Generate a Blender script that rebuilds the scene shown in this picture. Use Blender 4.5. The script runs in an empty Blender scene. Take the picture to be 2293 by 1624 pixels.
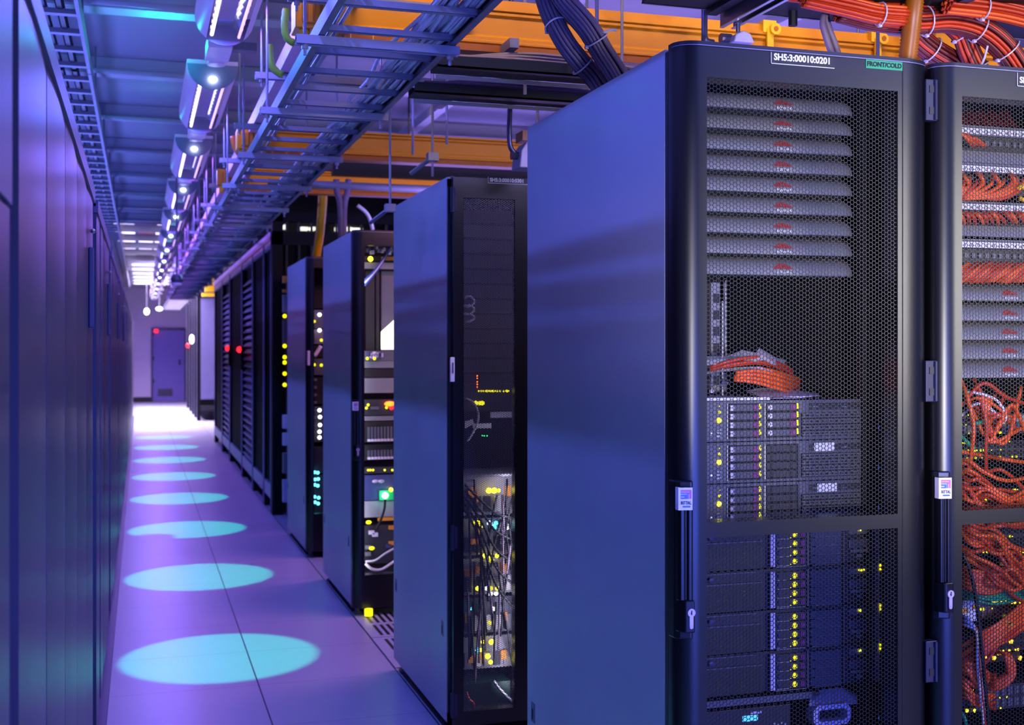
import bpy, bmesh, math, random
from mathutils import Vector, Matrix
RN = random.Random(11)
SC = bpy.context.scene
COL = SC.collection
PI = math.pi
# ---------------------------------------------------------------- camera model
F, U0, V0, CH = 2666.0, 1146.0, 780.0, 1.42
CS, SN = 0.9547, 0.2976
def UX(u, Y):                       # X of picture column u on the plane y = Y
    t = (u - U0) / F
    return Y * (SN + t * CS) / (CS - t * SN)
def P(u, v, Y):                     # picture point -> world point on the plane y = Y
    X = UX(u, Y)
    d = X * SN + Y * CS
    return Vector((X, Y, CH - (v - V0) / F * d))
def PXX(u, v, X):                   # same on the plane x = X
    t = (u - U0) / F
    Y = X * (CS - t * SN) / (SN + t * CS)
    d = X * SN + Y * CS
    return Vector((X, Y, CH - (v - V0) / F * d))
def ZV(u, v, Y): return P(u, v, Y).z

# ---------------------------------------------------------------- materials
MATS = {}
def lin(c):
    return tuple((x / 12.92 if x <= 0.04045 else ((x + 0.055) / 1.055) ** 2.4) for x in (q / 255 for q in c))
def mat(name, col, rough=0.5, metal=0.0, emit=None, strength=0.0, vary=0.06, scale=9.0, spec=0.5, alpha=None, bump=0.0, trans=0.0):
    m = bpy.data.materials.new(name)
    m.use_nodes = True
    nt = m.node_tree
    b = nt.nodes['Principled BSDF']
    b.inputs['Roughness'].default_value = rough
    b.inputs['Metallic'].default_value = metal
    b.inputs['Specular IOR Level'].default_value = spec
    c = lin(col)
    if vary > 0:
        tc = nt.nodes.new('ShaderNodeTexCoord')
        nz = nt.nodes.new('ShaderNodeTexNoise')
        nz.inputs['Scale'].default_value = scale
        nz.inputs['Detail'].default_value = 3.0
        nt.links.new(tc.outputs['Object'], nz.inputs['Vector'])
        cr = nt.nodes.new('ShaderNodeValToRGB')
        cr.color_ramp.elements[0].position = 0.3
        cr.color_ramp.elements[1].position = 0.7
        cr.color_ramp.elements[0].color = (*[x * (1 - vary) for x in c], 1)
        cr.color_ramp.elements[1].color = (*[min(1, x * (1 + vary)) for x in c], 1)
        nt.links.new(nz.outputs['Fac'], cr.inputs['Fac'])
        nt.links.new(cr.outputs['Color'], b.inputs['Base Color'])
        if bump > 0:
            bp = nt.nodes.new('ShaderNodeBump')
            bp.inputs['Strength'].default_value = bump
            bp.inputs['Distance'].default_value = 0.002
            nt.links.new(nz.outputs['Fac'], bp.inputs['Height'])
            nt.links.new(bp.outputs['Normal'], b.inputs['Normal'])
    else:
        b.inputs['Base Color'].default_value = (*c, 1)
    if emit:
        b.inputs['Emission Color'].default_value = (*lin(emit), 1)
        b.inputs['Emission Strength'].default_value = strength
        if strength < 40:
            try: m.cycles.emission_sampling = 'NONE'
            except Exception: pass
    if alpha is not None: b.inputs['Alpha'].default_value = alpha
    if trans: b.inputs['Transmission Weight'].default_value = trans
    MATS[name] = m
    return m

# ---------------------------------------------------------------- mesh builder (world coordinates)
def org(o):
    v = Vector((0, 0, 0))
    while o is not None:
        v = v + o.location
        o = o.parent
    return v
class MB:
    def __init__(s): s.v = []; s.f = []; s.m = []
    def add(s, vs, fs, mi=0):
        k = len(s.v)
        s.v += [tuple(p) for p in vs]
        for f in fs:
            s.f.append([k + i for i in f]); s.m.append(mi)
        return s
    def box(s, x0, x1, y0, y1, z0, z1, mi=0):
        if x0 > x1: x0, x1 = x1, x0
        if y0 > y1: y0, y1 = y1, y0
        if z0 > z1: z0, z1 = z1, z0
        return s.add([(x0,y0,z0),(x1,y0,z0),(x1,y1,z0),(x0,y1,z0),(x0,y0,z1),(x1,y0,z1),(x1,y1,z1),(x0,y1,z1)],
                     [(0,3,2,1),(4,5,6,7),(0,1,5,4),(1,2,6,5),(2,3,7,6),(3,0,4,7)], mi)
    def prism(s, pts, z0, z1, mi=0):              # polygon in xy (counter-clockwise), extruded in z
        n = len(pts)
        return s.add([(x, y, z0) for x, y in pts] + [(x, y, z1) for x, y in pts],
                     [tuple(range(n - 1, -1, -1)), tuple(range(n, 2 * n))] + [(i, (i + 1) % n, n + (i + 1) % n, n + i) for i in range(n)], mi)
    def sweep_x(s, pts, x0, x1, mi=0):            # polygon in yz, extruded in x
        n = len(pts)
        return s.add([(x0, y, z) for y, z in pts] + [(x1, y, z) for y, z in pts],
                     [tuple(range(n - 1, -1, -1)), tuple(range(n, 2 * n))] + [(i, (i + 1) % n, n + (i + 1) % n, n + i) for i in range(n)], mi)
    def sweep_y(s, pts, y0, y1, mi=0):            # polygon in xz, extruded in y
        n = len(pts)
        return s.add([(x, y0, z) for x, z in pts] + [(x, y1, z) for x, z in pts],
                     [tuple(range(n)), tuple(range(2 * n - 1, n - 1, -1))] + [(i, n + i, n + (i + 1) % n, (i + 1) % n) for i in range(n)], mi)
    def tube(s, path, r, n=6, mi=0, cap=True):
        path = [Vector(p) for p in path]
        k = len(s.v); m = len(path)
        prev = None
        for i, p in enumerate(path):
            a = path[max(0, i - 1)]; b = path[min(m - 1, i + 1)]
            d = (b - a)
            d = d.normalized() if d.length > 1e-9 else Vector((0, 0, 1))
            if prev is None:
                up = Vector((0, 0, 1)) if abs(d.z) < 0.9 else Vector((1, 0, 0))
                e1 = d.cross(up).normalized()
            else:
                e1 = prev - d * prev.dot(d)
                e1 = e1.normalized() if e1.length > 1e-6 else d.orthogonal().normalized()
            prev = e1
            e2 = d.cross(e1)
            rr = r[i] if isinstance(r, (list, tuple)) else r
            for j in range(n):
                a2 = 2 * PI * j / n
                s.v.append(tuple(p + e1 * math.cos(a2) * rr + e2 * math.sin(a2) * rr))
        for i in range(m - 1):
            for j in range(n):
                s.f.append([k + i*n + j, k + i*n + (j+1) % n, k + (i+1)*n + (j+1) % n, k + (i+1)*n + j]); s.m.append(mi)
        if cap:
            s.f.append([k + j for j in range(n - 1, -1, -1)]); s.m.append(mi)
            s.f.append([k + (m-1)*n + j for j in range(n)]); s.m.append(mi)
        return s
    def cyl(s, p0, p1, r, n=16, mi=0): return s.tube([p0, p1], r, n, mi)
    def ball(s, c, r, mi=0, n=8, sq=(1, 1, 1)):
        k = len(s.v); c = Vector(c); h = n // 2
        s.v.append((c.x, c.y, c.z + r * sq[2]))
        for i in range(1, h):
            a = PI * i / h
            for j in range(n):
                b = 2 * PI * j / n
                s.v.append((c.x + r*sq[0]*math.sin(a)*math.cos(b), c.y + r*sq[1]*math.sin(a)*math.sin(b), c.z + r*sq[2]*math.cos(a)))
        s.v.append((c.x, c.y, c.z - r * sq[2]))
        e = len(s.v) - 1
        for j in range(n):
            s.f.append([k, k+1+j, k+1+(j+1) % n]); s.m.append(mi)
            s.f.append([e, k+1+(h-2)*n+(j+1) % n, k+1+(h-2)*n+j]); s.m.append(mi)
        for i in range(h - 2):
            for j in range(n):
                s.f.append([k+1+i*n+j, k+1+(i+1)*n+j, k+1+(i+1)*n+(j+1) % n, k+1+i*n+(j+1) % n]); s.m.append(mi)
        return s
    def build(s, name, mats, parent=None, smooth=False, bevel=0.0):
        if not isinstance(mats, (list, tuple)): mats = [mats]
        me = bpy.data.meshes.new(name)
        if parent is not None:
            o_ = org(parent)
        else:
            xs = [p[0] for p in s.v]; ys = [p[1] for p in s.v]; zs = [p[2] for p in s.v]
            o_ = Vector(((min(xs) + max(xs)) / 2, (min(ys) + max(ys)) / 2, min(zs)))
        me.from_pydata([(p[0]-o_.x, p[1]-o_.y, p[2]-o_.z) for p in s.v], [], s.f)
        for m in mats: me.materials.append(MATS[m] if isinstance(m, str) else m)
        if len(mats) > 1:
            me.polygons.foreach_set('material_index', s.m)
        if smooth: me.polygons.foreach_set('use_smooth', [True] * len(me.polygons))
        me.update()
        if smooth == 'auto': me.set_sharp_from_angle(angle=math.radians(32))
        ob = bpy.data.objects.new(name, me)
        COL.objects.link(ob)
        if parent is not None: ob.parent = parent
        else: ob.location = o_
        if bevel > 0:
            bv = ob.modifiers.new('bevel', 'BEVEL'); bv.width = bevel; bv.segments = 2; bv.limit_method = 'ANGLE'
        return ob
def thing(name, label, cat, loc=(0, 0, 0), group=None):
    o = bpy.data.objects.new(name, None)
    o.empty_display_size = 0.05
    COL.objects.link(o); o.location = loc
    return tag(o, label, cat, group)
def tag(o, label, cat, group=None, kind=None):
    o['label'] = label; o['category'] = cat; o['kind'] = kind or 'thing'
    if group: o['group'] = group
    return o
def struct(o):
    o['kind'] = 'structure'; return o
def dup(root, loc, label=None, group=None):
    r = root.copy(); COL.objects.link(r); r.location = loc
    if label: r['label'] = label
    if group: r['group'] = group
    for ch in list(root.children):
        c = ch.copy(); COL.objects.link(c); c.parent = r
        for g in ch.children:
            d = g.copy(); COL.objects.link(d); d.parent = c
    return r
def text(name, s, loc, size, mname, parent, rot=(PI/2, 0, 0), bold=0.0, space=1.0, align='LEFT', ext=0.0004, sx=1.0):
    cu = bpy.data.curves.new(name, 'FONT')
    cu.body = s; cu.size = size; cu.offset = bold; cu.space_character = space; cu.extrude = ext
    cu.align_x = align; cu.resolution_u = 3
    tmp = bpy.data.objects.new(name + '_t', cu); COL.objects.link(tmp)
    dg = bpy.context.evaluated_depsgraph_get(); dg.update()
    me = bpy.data.meshes.new_from_object(tmp.evaluated_get(dg))
    COL.objects.unlink(tmp); bpy.data.objects.remove(tmp)
    me.transform(Matrix.Diagonal((sx, 1, 1, 1)))
    me.transform(Matrix.Translation(Vector(loc) - org(parent)) @ Matrix.Rotation(rot[2], 4, 'Z') @ Matrix.Rotation(rot[0], 4, 'X'))
    me.materials.clear(); me.materials.append(MATS[mname])
    ob = bpy.data.objects.new(name, me); COL.objects.link(ob); ob.parent = parent
    return ob
def spline(pts, n=6):                # Catmull-Rom through pts
    pts = [Vector(p) for p in pts]
    if len(pts) < 3: 
        return pts
    out = []
    q = [pts[0] * 2 - pts[1]] + pts + [pts[-1] * 2 - pts[-2]]
    for i in range(1, len(q) - 2):
        p0, p1, p2, p3 = q[i-1], q[i], q[i+1], q[i+2]
        for k in range(n):
            t = k / n
            out.append(0.5 * ((2*p1) + (p2-p0)*t + (2*p0-5*p1+4*p2-p3)*t*t + (3*p1-p0-3*p2+p3)*t**3))
    out.append(pts[-1])
    return out
def jit(r): return Vector((RN.uniform(-r, r), RN.uniform(-r, r), RN.uniform(-r, r)))
ORD = ['topmost', 'second from the top', 'third from the top', 'fourth from the top', 'fifth from the top', 'sixth from the top', 'seventh from the top', 'eighth from the top', 'ninth from the top', 'tenth from the top', 'eleventh from the top', 'twelfth from the top']
NTH = ['first', 'second', 'third', 'fourth', 'fifth', 'sixth', 'seventh', 'eighth', 'ninth', 'tenth', 'eleventh', 'twelfth', 'thirteenth', 'fourteenth', 'fifteenth', 'sixteenth', 'seventeenth', 'eighteenth', 'nineteenth', 'twentieth', 'twenty-first', 'twenty-second', 'twenty-third', 'twenty-fourth', 'twenty-fifth', 'twenty-sixth', 'twenty-seventh', 'twenty-eighth', 'twenty-ninth', 'thirtieth']

def led(parent, c, r, mname, name='status_light', sq=(1, .5, 1)):
    return MB().ball(c, r, 0, 8, sq).build(name, mname, parent, smooth=True)
def cord(name, pts, r, mname, label, group, cat='cable', n=6, k=6):
    o = MB().tube(spline(pts, n), r, k).build(name, mname, None, smooth=True)
    return tag(o, label, cat, group)
def hexsheet(mb, x0, x1, z0, z1, y, pitch, wire, thick, mi=0):
    """Perforated sheet: flat-top hexagonal holes, pitch between rows; ring of six quads round each hole and its inner wall."""
    s = pitch / math.sqrt(3); cx = 1.5 * s
    si = s - wire / math.sqrt(3)
    nc = max(1, round((x1 - x0) / cx)); nr = max(1, round((z1 - z0) / pitch))
    sxs = (x1 - x0) / (nc * cx); szs = (z1 - z0) / (nr * pitch)
    hx = [(math.cos(PI/3*i), math.sin(PI/3*i)) for i in range(6)]
    for i in range(nc):
        xc = x0 + (i + .5) * cx * sxs
        for j in range(nr + (i % 2)):
            zc = z0 + (j + (0.0 if i % 2 else .5)) * pitch * szs
            k = len(mb.v)
            cl = lambda z: min(z1, max(z0, z))
            mb.v += [(xc + a*s*sxs, y, cl(zc + b*s*szs)) for a, b in hx]
            mb.v += [(xc + a*si*sxs, y, cl(zc + b*si*szs)) for a, b in hx]
            mb.f += [[k+q, k+6+q, k+6+(q+1) % 6, k+(q+1) % 6] for q in range(6)]
            mb.m += [mi] * 6
            if thick > 0:
                mb.v += [(xc + a*si*sxs, y + thick, cl(zc + b*si*szs)) for a, b in hx]
                mb.f += [[k+6+q, k+12+q, k+12+(q+1) % 6, k+6+(q+1) % 6] for q in range(6)]
                mb.m += [mi] * 6
    return mb
# ---------------------------------------------------------------- materials of the place
mat('panel_paint', (172, 174, 182), 0.42, 0.0, vary=0.05, scale=2.5)
mat('rack_black', (34, 33, 42), 0.36, 0.25, vary=0.1, scale=6)
mat('door_black', (10, 9, 14), 0.325, 0.0, vary=0.08, scale=5, spec=0.5)
mat('frame_dark', (22, 21, 27), 0.5, 0.0)
mat('mesh_black', (26, 25, 32), 0.42, 0.2, vary=0.0)
mat('cavity', (10, 10, 13), 0.8)
mat('blank_panel', (130, 128, 132), 0.5, 0.0, vary=0.05)
mat('emblem_red', (190, 40, 34), 0.5, vary=0.0)
mat('white_print', (245, 245, 250), 0.5, emit=(255, 255, 255), strength=0.0, vary=0)
mat('label_white', (225, 222, 232), 0.55, vary=0.03)
mat('label_black', (14, 13, 20), 0.5)
mat('label_green', (24, 152, 96), 0.5)
mat('black_print', (8, 8, 10), 0.6, vary=0)
mat('server_grey', (92, 92, 108), 0.45, 0.3)
mat('server_dark', (44, 43, 54), 0.5, 0.2)
mat('drive_face', (74, 73, 90), 0.45, 0.2)
mat('drive_pale', (205, 195, 215), 0.4)
mat('latch_purple', (120, 30, 105), 0.45)
mat('strip_pale', (190, 180, 215), 0.5)
mat('knob_blue', (60, 62, 120), 0.4)
mat('plug_blue_glow', (50, 90, 215), 0.4, emit=(60, 100, 230), strength=0.7)  # glow added so the plugs show in the dark; they are no lamps
mat('steel', (190, 190, 198), 0.3, 0.9, vary=0.04)
mat('zinc', (124, 122, 134), 0.45, 0.35, vary=0.06)
mat('zinc_pale', (150, 147, 160), 0.5, 0.1, vary=0.05)
mat('rod_zinc', (160, 160, 172), 0.4, 0.6)
mat('yellow_paint', (220, 142, 14), 0.4, 0.0, vary=0.05, scale=4)
mat('yellow_dark', (176, 96, 10), 0.45)
mat('yellow_plastic', (250, 190, 30), 0.4)
mat('conduit_orange', (168, 92, 10), 0.4)
mat('orange_cable', (246, 92, 28), 0.42, vary=0.08, scale=30)
mat('maroon_cable', (104, 30, 30), 0.45, vary=0.08, scale=30)
mat('red_cable', (190, 34, 24), 0.45)
mat('deep_orange_cable', (205, 58, 22), 0.42, vary=0.08, scale=30)
mat('green_cable', (20, 150, 100), 0.42)
mat('black_cable', (9, 9, 13), 0.45)
mat('blue_cable', (50, 80, 170), 0.45)
mat('grey_cable', (222, 216, 226), 0.5, vary=0.06, scale=20)
mat('slate_cable', (118, 100, 124), 0.5, vary=0.08, scale=20)
mat('white_cable', (225, 222, 230), 0.45)
mat('tie_white', (215, 205, 225), 0.4)
mat('earth_green', (104, 150, 28), 0.45)
mat('tag_amber', (225, 140, 30), 0.5)
mat('plastic_film', (222, 220, 230), 0.18, alpha=0.58, vary=0.1, scale=30)
mat('ceiling_deck', (150, 152, 165), 0.6, vary=0.04, scale=1.2)
mat('beam_paint', (175, 178, 190), 0.5, vary=0.04, scale=2)
mat('lamp_body', (170, 162, 190), 0.35, vary=0.03, emit=(120, 104, 190), strength=0.40)
mat('lamp_reflector', (215, 212, 225), 0.12, 0.9, vary=0)
mat('black_tray', (12, 12, 16), 0.55)
mat('cab_steel', (72, 69, 90), 0.34, 0.45, vary=0.05, scale=1.5)
mat('cab_trim', (88, 84, 108), 0.4, 0.3)
mat('wall_paint', (200, 188, 216), 0.7, vary=0.03, scale=0.8)
mat('door_paint', (112, 98, 176), 0.55, vary=0.03)
mat('base_black', (26, 25, 34), 0.5)
mat('cage_black', (10, 9, 15), 0.5, 0.0, spec=0.2)
mat('cage_edge', (150, 144, 186), 0.35, 0.5)
mat('glass_dark', (4, 4, 7), 0.6, 0.0, vary=0, spec=0.05)
mat('pcb_green', (14, 52, 40), 0.5)
mat('handle_black', (12, 11, 15), 0.3, 0.0, vary=0, spec=0.35)
mat('brass_pale', (214, 190, 214), 0.35, 0.4)
mat('badge_white', (232, 222, 240), 0.4)
mat('badge_blue', (70, 110, 190), 0.4); mat('badge_pink', (205, 90, 150), 0.4); mat('badge_violet', (130, 110, 180), 0.4)
mat('lens_clear', (120, 120, 130), 0.05, alpha=0.02, vary=0)
mat('lens', (220, 225, 240), 0.1, alpha=0.35)
mat('led_yellow', (220, 210, 10), 0.4, emit=(255, 246, 8), strength=1.6, vary=0)
mat('led_dim', (90, 95, 10), 0.5, emit=(150, 160, 10), strength=0.35, vary=0)
mat('led_yellow_hot', (230, 220, 10), 0.4, emit=(255, 238, 40), strength=7.0, vary=0)
mat('led_amber', (255, 170, 20), 0.4, emit=(255, 176, 30), strength=6.0, vary=0)
mat('led_orange', (255, 90, 10), 0.4, emit=(255, 96, 20), strength=6.0, vary=0)
mat('led_green', (20, 220, 90), 0.4, emit=(40, 255, 130), strength=3.5, vary=0)
mat('led_green_hot', (120, 255, 190), 0.4, emit=(110, 255, 180), strength=26.0, vary=0)
mat('led_white', (255, 255, 255), 0.4, emit=(236, 240, 255), strength=5.0, vary=0)
mat('led_cyan', (120, 240, 255), 0.4, emit=(90, 225, 255), strength=4.5, vary=0)
mat('led_red', (255, 20, 30), 0.4, emit=(255, 30, 45), strength=3.0, vary=0)
mat('lcd_cyan', (90, 200, 235), 0.4, emit=(90, 205, 245), strength=1.0, vary=0)
mat('lamp_star', (255, 255, 255), 0.4, emit=(225, 245, 255), strength=22.0, vary=0)
mat('light_panel', (255, 255, 255), 0.4, emit=(236, 214, 255), strength=3.0, vary=0)
mat('light_red', (200, 40, 60), 0.4, emit=(150, 20, 50), strength=0.5, vary=0)
mat('lit_window', (255, 255, 240), 0.4, emit=(255, 250, 230), strength=1.3, vary=0)

def floor_material():
    m = mat('floor_tile', (166, 164, 178), 0.34, 0.0, vary=0.03, scale=1.3)
    nt = m.node_tree; b = nt.nodes['Principled BSDF']
    src = b.inputs['Base Color'].links[0].from_socket
    geo = nt.nodes.new('ShaderNodeNewGeometry'); sep = nt.nodes.new('ShaderNodeSeparateXYZ')
    nt.links.new(geo.outputs['Position'], sep.inputs[0])
    def math_(op, a, bv=None):
        n = nt.nodes.new('ShaderNodeMath'); n.operation = op
        if hasattr(a, 'links'): nt.links.new(a, n.inputs[0])
        else: n.inputs[0].default_value = a
        if bv is not None:
            if hasattr(bv, 'links'): nt.links.new(bv, n.inputs[1])
            else: n.inputs[1].default_value = bv
        return n.outputs[0]
    def seam(axis, off, pitch, w):
        a = math_('SUBTRACT', sep.outputs[axis], off)
        a = math_('DIVIDE', a, pitch)
        a = math_('FRACT', math_('ADD', a, 1000.5))
        a = math_('ABSOLUTE', math_('SUBTRACT', a, 0.5))
        return math_('LESS_THAN', a, w / pitch)
    s = math_('MAXIMUM', seam(0, 0.474, 0.6, 0.0032), math_('MULTIPLY', seam(1, 4.537, 0.574, 0.0022), 0.55))
    mx = nt.nodes.new('ShaderNodeMix'); mx.data_type = 'RGBA'
    nt.links.new(s, mx.inputs['Factor']); nt.links.new(src, mx.inputs['A'])
    mx.inputs['B'].default_value = (0.03, 0.03, 0.05, 1)
    nt.links.new(mx.outputs['Result'], b.inputs['Base Color'])
floor_material()
mat('hinge_violet', (26, 23, 54), 0.5)
mat('slate_strut', (95, 92, 120), 0.28, 0.6)
mat('maroon_slate', (104, 62, 70), 0.5)
mat('trunk_pink', (205, 170, 190), .45)
mat('lamp_cap', (120, 118, 150), 0.45, vary=0.03)
mat('tube_glow', (255, 255, 255), 0.4, emit=(226, 220, 255), strength=3.0, vary=0)
mat('tube_pink', (255, 255, 255), 0.4, emit=(240, 190, 235), strength=1.1, vary=0)
mat('mesh_grey', (84, 82, 94), 0.4, 0.3, vary=0.0)
mat('mesh_front', (92, 86, 132), 0.55)
# ================================================================ racks
EX = 1.067                                   # plane of the row ends
def rack_shell(root, x0, yf, D, H, W, rear_open=False, rails=True, gear_y=None):
    # end panels with the little catch slots near the floor
    p = MB().box(x0, x0+.014, yf, yf+D, .05, H-.004).build('side_panel', 'panel_paint', root, bevel=.002)
    for yy in (yf+.065, yf+D-.055):
        c = MB().box(x0-.0012, x0+.002, yy-.016, yy+.016, .355, .41).build('catch_frame', 'cab_trim', p)
        MB().box(x0-.0016, x0+.001, yy-.004, yy+.009, .362, .392).build('catch_slot', 'cavity', p)
    MB().box(x0+W-.014, x0+W, yf, yf+D, .05, H-.004).build('side_panel', 'panel_paint', root, bevel=.002)
    MB().box(x0+.0145, x0+.016, yf+.03, yf+D-.02, .08, H-.02).build('shade_liner', 'cavity', root)  # dark sheets added to put shade inside the rack
    MB().box(x0+W-.016, x0+W-.0145, yf+.03, yf+D-.02, .08, H-.02).build('shade_liner', 'cavity', root)
    MB().box(x0+.014, x0+W-.014, yf+.01, yf+D, H-.02, H-.002).build('roof_panel', 'rack_black', root)
    m = MB()
    for a in (x0+.0, x0+W-.03):
        m.box(a+.001, a+.03, yf-.014, yf+.03, .04, H-.012)
    m.box(x0+.001, x0+W, yf-.014, yf+.03, .04, .09); m.box(x0+.001, x0+W, yf-.014, yf+.03, H-.04, H-.012)
    m.build('front_frame', 'frame_dark', root)
    MB().box(x0+.02, x0+W-.02, yf+D-.02, yf+D-.004, .06, H-.02).build('rear_panel', 'cavity', root)
    MB().box(x0+.01, x0+W-.01, yf+.02, yf+D-.02, .045, .075).build('base_plate', 'frame_dark', root)
    for a in (x0+.04, x0+W-.04):
        for b in (yf+.03, yf+D-.05):
            MB().cyl((a, b, .001), (a, b, .05), .014, 10).cyl((a, b, .001), (a, b, .012), .026, 12).build('levelling_foot', 'zinc', root)
    if rails:
        gy = gear_y or yf+.10
        for a in (x0+W/2-.275, x0+W/2+.25):
            r = MB().box(a, a+.024, gy+.004, gy+.03, .08, H-.05).build('mounting_rail', 'frame_dark', root)
    # bolt on the roof corner
    for a in (x0+.03, x0+W-.03):
        MB().ball((a, yf+.04, H-.003), .016, 0, 10, (1, 1, .6)).build('eye_bolt', 'zinc', root, smooth=True)

def door_profile(x0, yf, W, cl=.048, cr=.08, ye=-.032, yfr=-.071, inset=0.0):
    pts = []
    N = 14
    for i in range(N+1):
        a = PI/2*i/N
        pts.append((x0 + cl*(1-math.cos(a)), yf + ye + (yfr-ye)*math.sin(a)))
    for i in range(N+1):
        a = PI/2*(1 - i/N)
        pts.append((x0 + W - cr*(1-math.cos(a)), yf + ye + (yfr-ye)*math.sin(a)))
    return pts
def curved_door(root, x0, yf, H, W, xl, xr, zs, mname='door_black', z0=.045, yfr=-.071, name='door'):
    """Door leaf: bowed stiles either side of the openings (xl..xr, zs list of z ranges), flat rails between."""
    prof = door_profile(x0, yf, W, yfr=yfr)
    yb = yf - .018
    L = [p for p in prof if p[0] < x0 + W/2]; Rr = [p for p in prof if p[0] >= x0 + W/2]
    m = MB()
    m.prism([(xl, yb), ] + [(x0, yb)] + L + [(xl, yf+yfr)], z0, H-.008)
    m.prism(list(reversed([(xr, yb), (x0+W, yb)] + list(reversed(Rr)) + [(xr, yf+yfr)])), z0, H-.008)
    edges = [z0] + [z for r in zs for z in r] + [H-.008]
    for i in range(0, len(edges), 2):
        m.box(xl, xr, yf+yfr, yb, edges[i], edges[i+1])
    d = m.build(name, mname, root, smooth='auto')
    # cap strip along the top of the bow
    cap = [(x, y-.0025) for x, y in prof]
    MB().prism([(x0+W, yb)] [:0] + [(x0, yb)] + cap + [(x0+W, yb)], H-.008, H).build('top_cap', 'rack_black', d)
    MB().prism([(x, y-.0030) for x, y in prof] + [(x, y-.0022) for x, y in reversed(prof)], H-.0092, H-.0078).build('cap_edge', 'cage_edge', d)
    return d
def swing_handle(door, x0, yf, zt, ln=.33, dx=0.0, dy=0.0):
    s = ln/.326
    b = MB()
    x1 = x0 + dx; y = yf + dy
    z = lambda q: zt - q*s
    b.prism([(x1-.006, y-.028), (x1-.005, y-.058), (x1+.004, y-.068), (x1+.026, y-.077), (x1+.031, y-.073), (x1+.032, y-.028)], z(.326), z(0)).build('handle_plate', 'door_black', door, bevel=.003)
    g = MB()
    g.prism([(x1-.006, y-.066), (x1-.0055, y-.078), (x1-.002, y-.084), (x1+.005, y-.0855), (x1+.0085, y-.083), (x1+.011, y-.083), (x1+.0145, y-.0875), (x1+.021, y-.0885), (x1+.0245, y-.085), (x1+.025, y-.066)], z(.243), z(.012))
    g.build('swing_handle', 'handle_black', door, bevel=.0012)
    l = MB()
    l.prism([(x1-.004, y-.060), (x1-.002, y-.072), (x1+.006, y-.0835), (x1+.009, y-.0865), (x1+.029, y-.0885), (x1+.030, y-.060)], z(.31), z(.243))
    l.build('lock_housing', 'handle_black', door, bevel=.003)
    xk = x1 + .0195
    c = MB().cyl((xk, y-.0868, z(.268)), (xk, y-.0905, z(.268)), .0086, 20)
    c.box(xk-.0042, xk+.0042, y-.0898, y-.086, z(.297), z(.268)); c.cyl((xk, y-.086, z(.297)), (xk, y-.0898, z(.297)), .0042, 14)
    c.build('lock_cylinder', 'brass_pale', door)
    MB().box(xk-.001, xk+.001, y-.0912, y-.0902, z(.272), z(.263)).box(xk-.002, xk+.0002, y-.0912, y-.0902, z(.27), z(.267)).build('key_slot', 'cavity', door)
    # pale badge at the top of the grip
    xa, xb = x1-.008, x1+.0215
    ya_, yb_ = y-.0845, y-.0900
    MB().prism([(xa, y-.070), (xa, ya_), (xb, yb_), (xb+.0015, y-.070)], z(.058), z(.012)).build('handle_badge', 'badge_white', door)
    W_ = xb-xa
    def patch(nm, mname, a0, a1, q0, q1, d=.0003):
        f = lambda a: ya_ + (yb_-ya_)*a - d
        MB().add([(xa+W_*a0, f(a0), z(q1)), (xa+W_*a1, f(a1), z(q1)), (xa+W_*a1, f(a1), z(q0)), (xa+W_*a0, f(a0), z(q0))], [(0, 1, 2, 3)]).build(nm, mname, door)
    patch('badge_stripe', 'badge_pink', .16, .92, .0165, .0205); patch('badge_stripe', 'badge_pink', .78, .92, .0205, .035)
    patch('badge_stripe', 'badge_violet', .16, .78, .0215, .0250, .0004); patch('badge_stripe', 'badge_violet', .62, .74, .0250, .035, .0004)
    patch('badge_stripe', 'badge_blue', .16, .60, .0262, .0350, .0004); patch('badge_stripe', 'badge_white', .16, .42, .0300, .0318, .0006)
    patch('badge_stripe', 'badge_blue', .30, .85, .0490, .0525)
    text('badge_lettering', 'RITTAL', (xa+W_*.17, ya_-.0022, z(.0462)), .0098, 'black_print', door, (PI/2, 0, math.atan2(yb_-ya_, W_)), bold=.00014, ext=.0002, sx=.70)
def hinge(root, xc, y, zc, hgt=.093, w=.030, mname='cab_steel'):
    m = MB().box(xc-w/2, xc+w/2, y, y+.02, zc-hgt/2, zc+hgt/2)
    h = m.build('hinge', 'hinge_violet', root, bevel=.002)
    for s in (-1, 1):
        MB().box(xc-.006, xc+w/2-.001, y-.0015, y+.002, zc+s*.024-.008, zc+s*.024+.008).build('hinge_recess', 'frame_dark', h)
    MB().cyl((xc+w/2-.005, y-.001, zc-hgt/2+.002), (xc+w/2-.005, y-.001, zc+hgt/2-.002), .0045, 10).build('hinge_pin', 'hinge_violet', h)

# ---------------------------------------------------------------- front row: two identical hexagon-mesh cabinets
YF1, D1, H1, W1 = 2.328, .947, 2.062, .622
GY = 2.43
XL, XR = 1.131, 1.596
ZW = [(.09, 1.0228), (1.0537, 1.988)]
def front_rack():
    t = thing('server_rack', 'black rack with honeycomb door tagged 0201 and a FRONT/COLD plate, at the aisle end', 'rack', (EX+W1/2, YF1+D1/2, 0), 'honeycomb door racks of the front row')
    rack_shell(t, EX, YF1, D1, H1, W1, gear_y=GY)
    d = curved_door(t, EX, YF1, H1, W1, XL, XR, ZW)
    yfr = YF1 - .071
    mb = MB()
    for a, b in ZW: hexsheet(mb, XL, XR, a, b, yfr+.0025, .00905, .00120, .0013)
    mb.build('honeycomb_mesh', 'mesh_black', d)
    MB().box(XR+.0115, XR+.0135, yfr-.0006, yfr+.004, .05, H1-.012).build('door_seam', 'cavity', d)
    swing_handle(d, EX, YF1, 1.144)
    for zz in (1.977, 1.346, .717): hinge(d, EX+W1+.0035, YF1-.06, zz)
    return t
rackA = front_rack()
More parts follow.
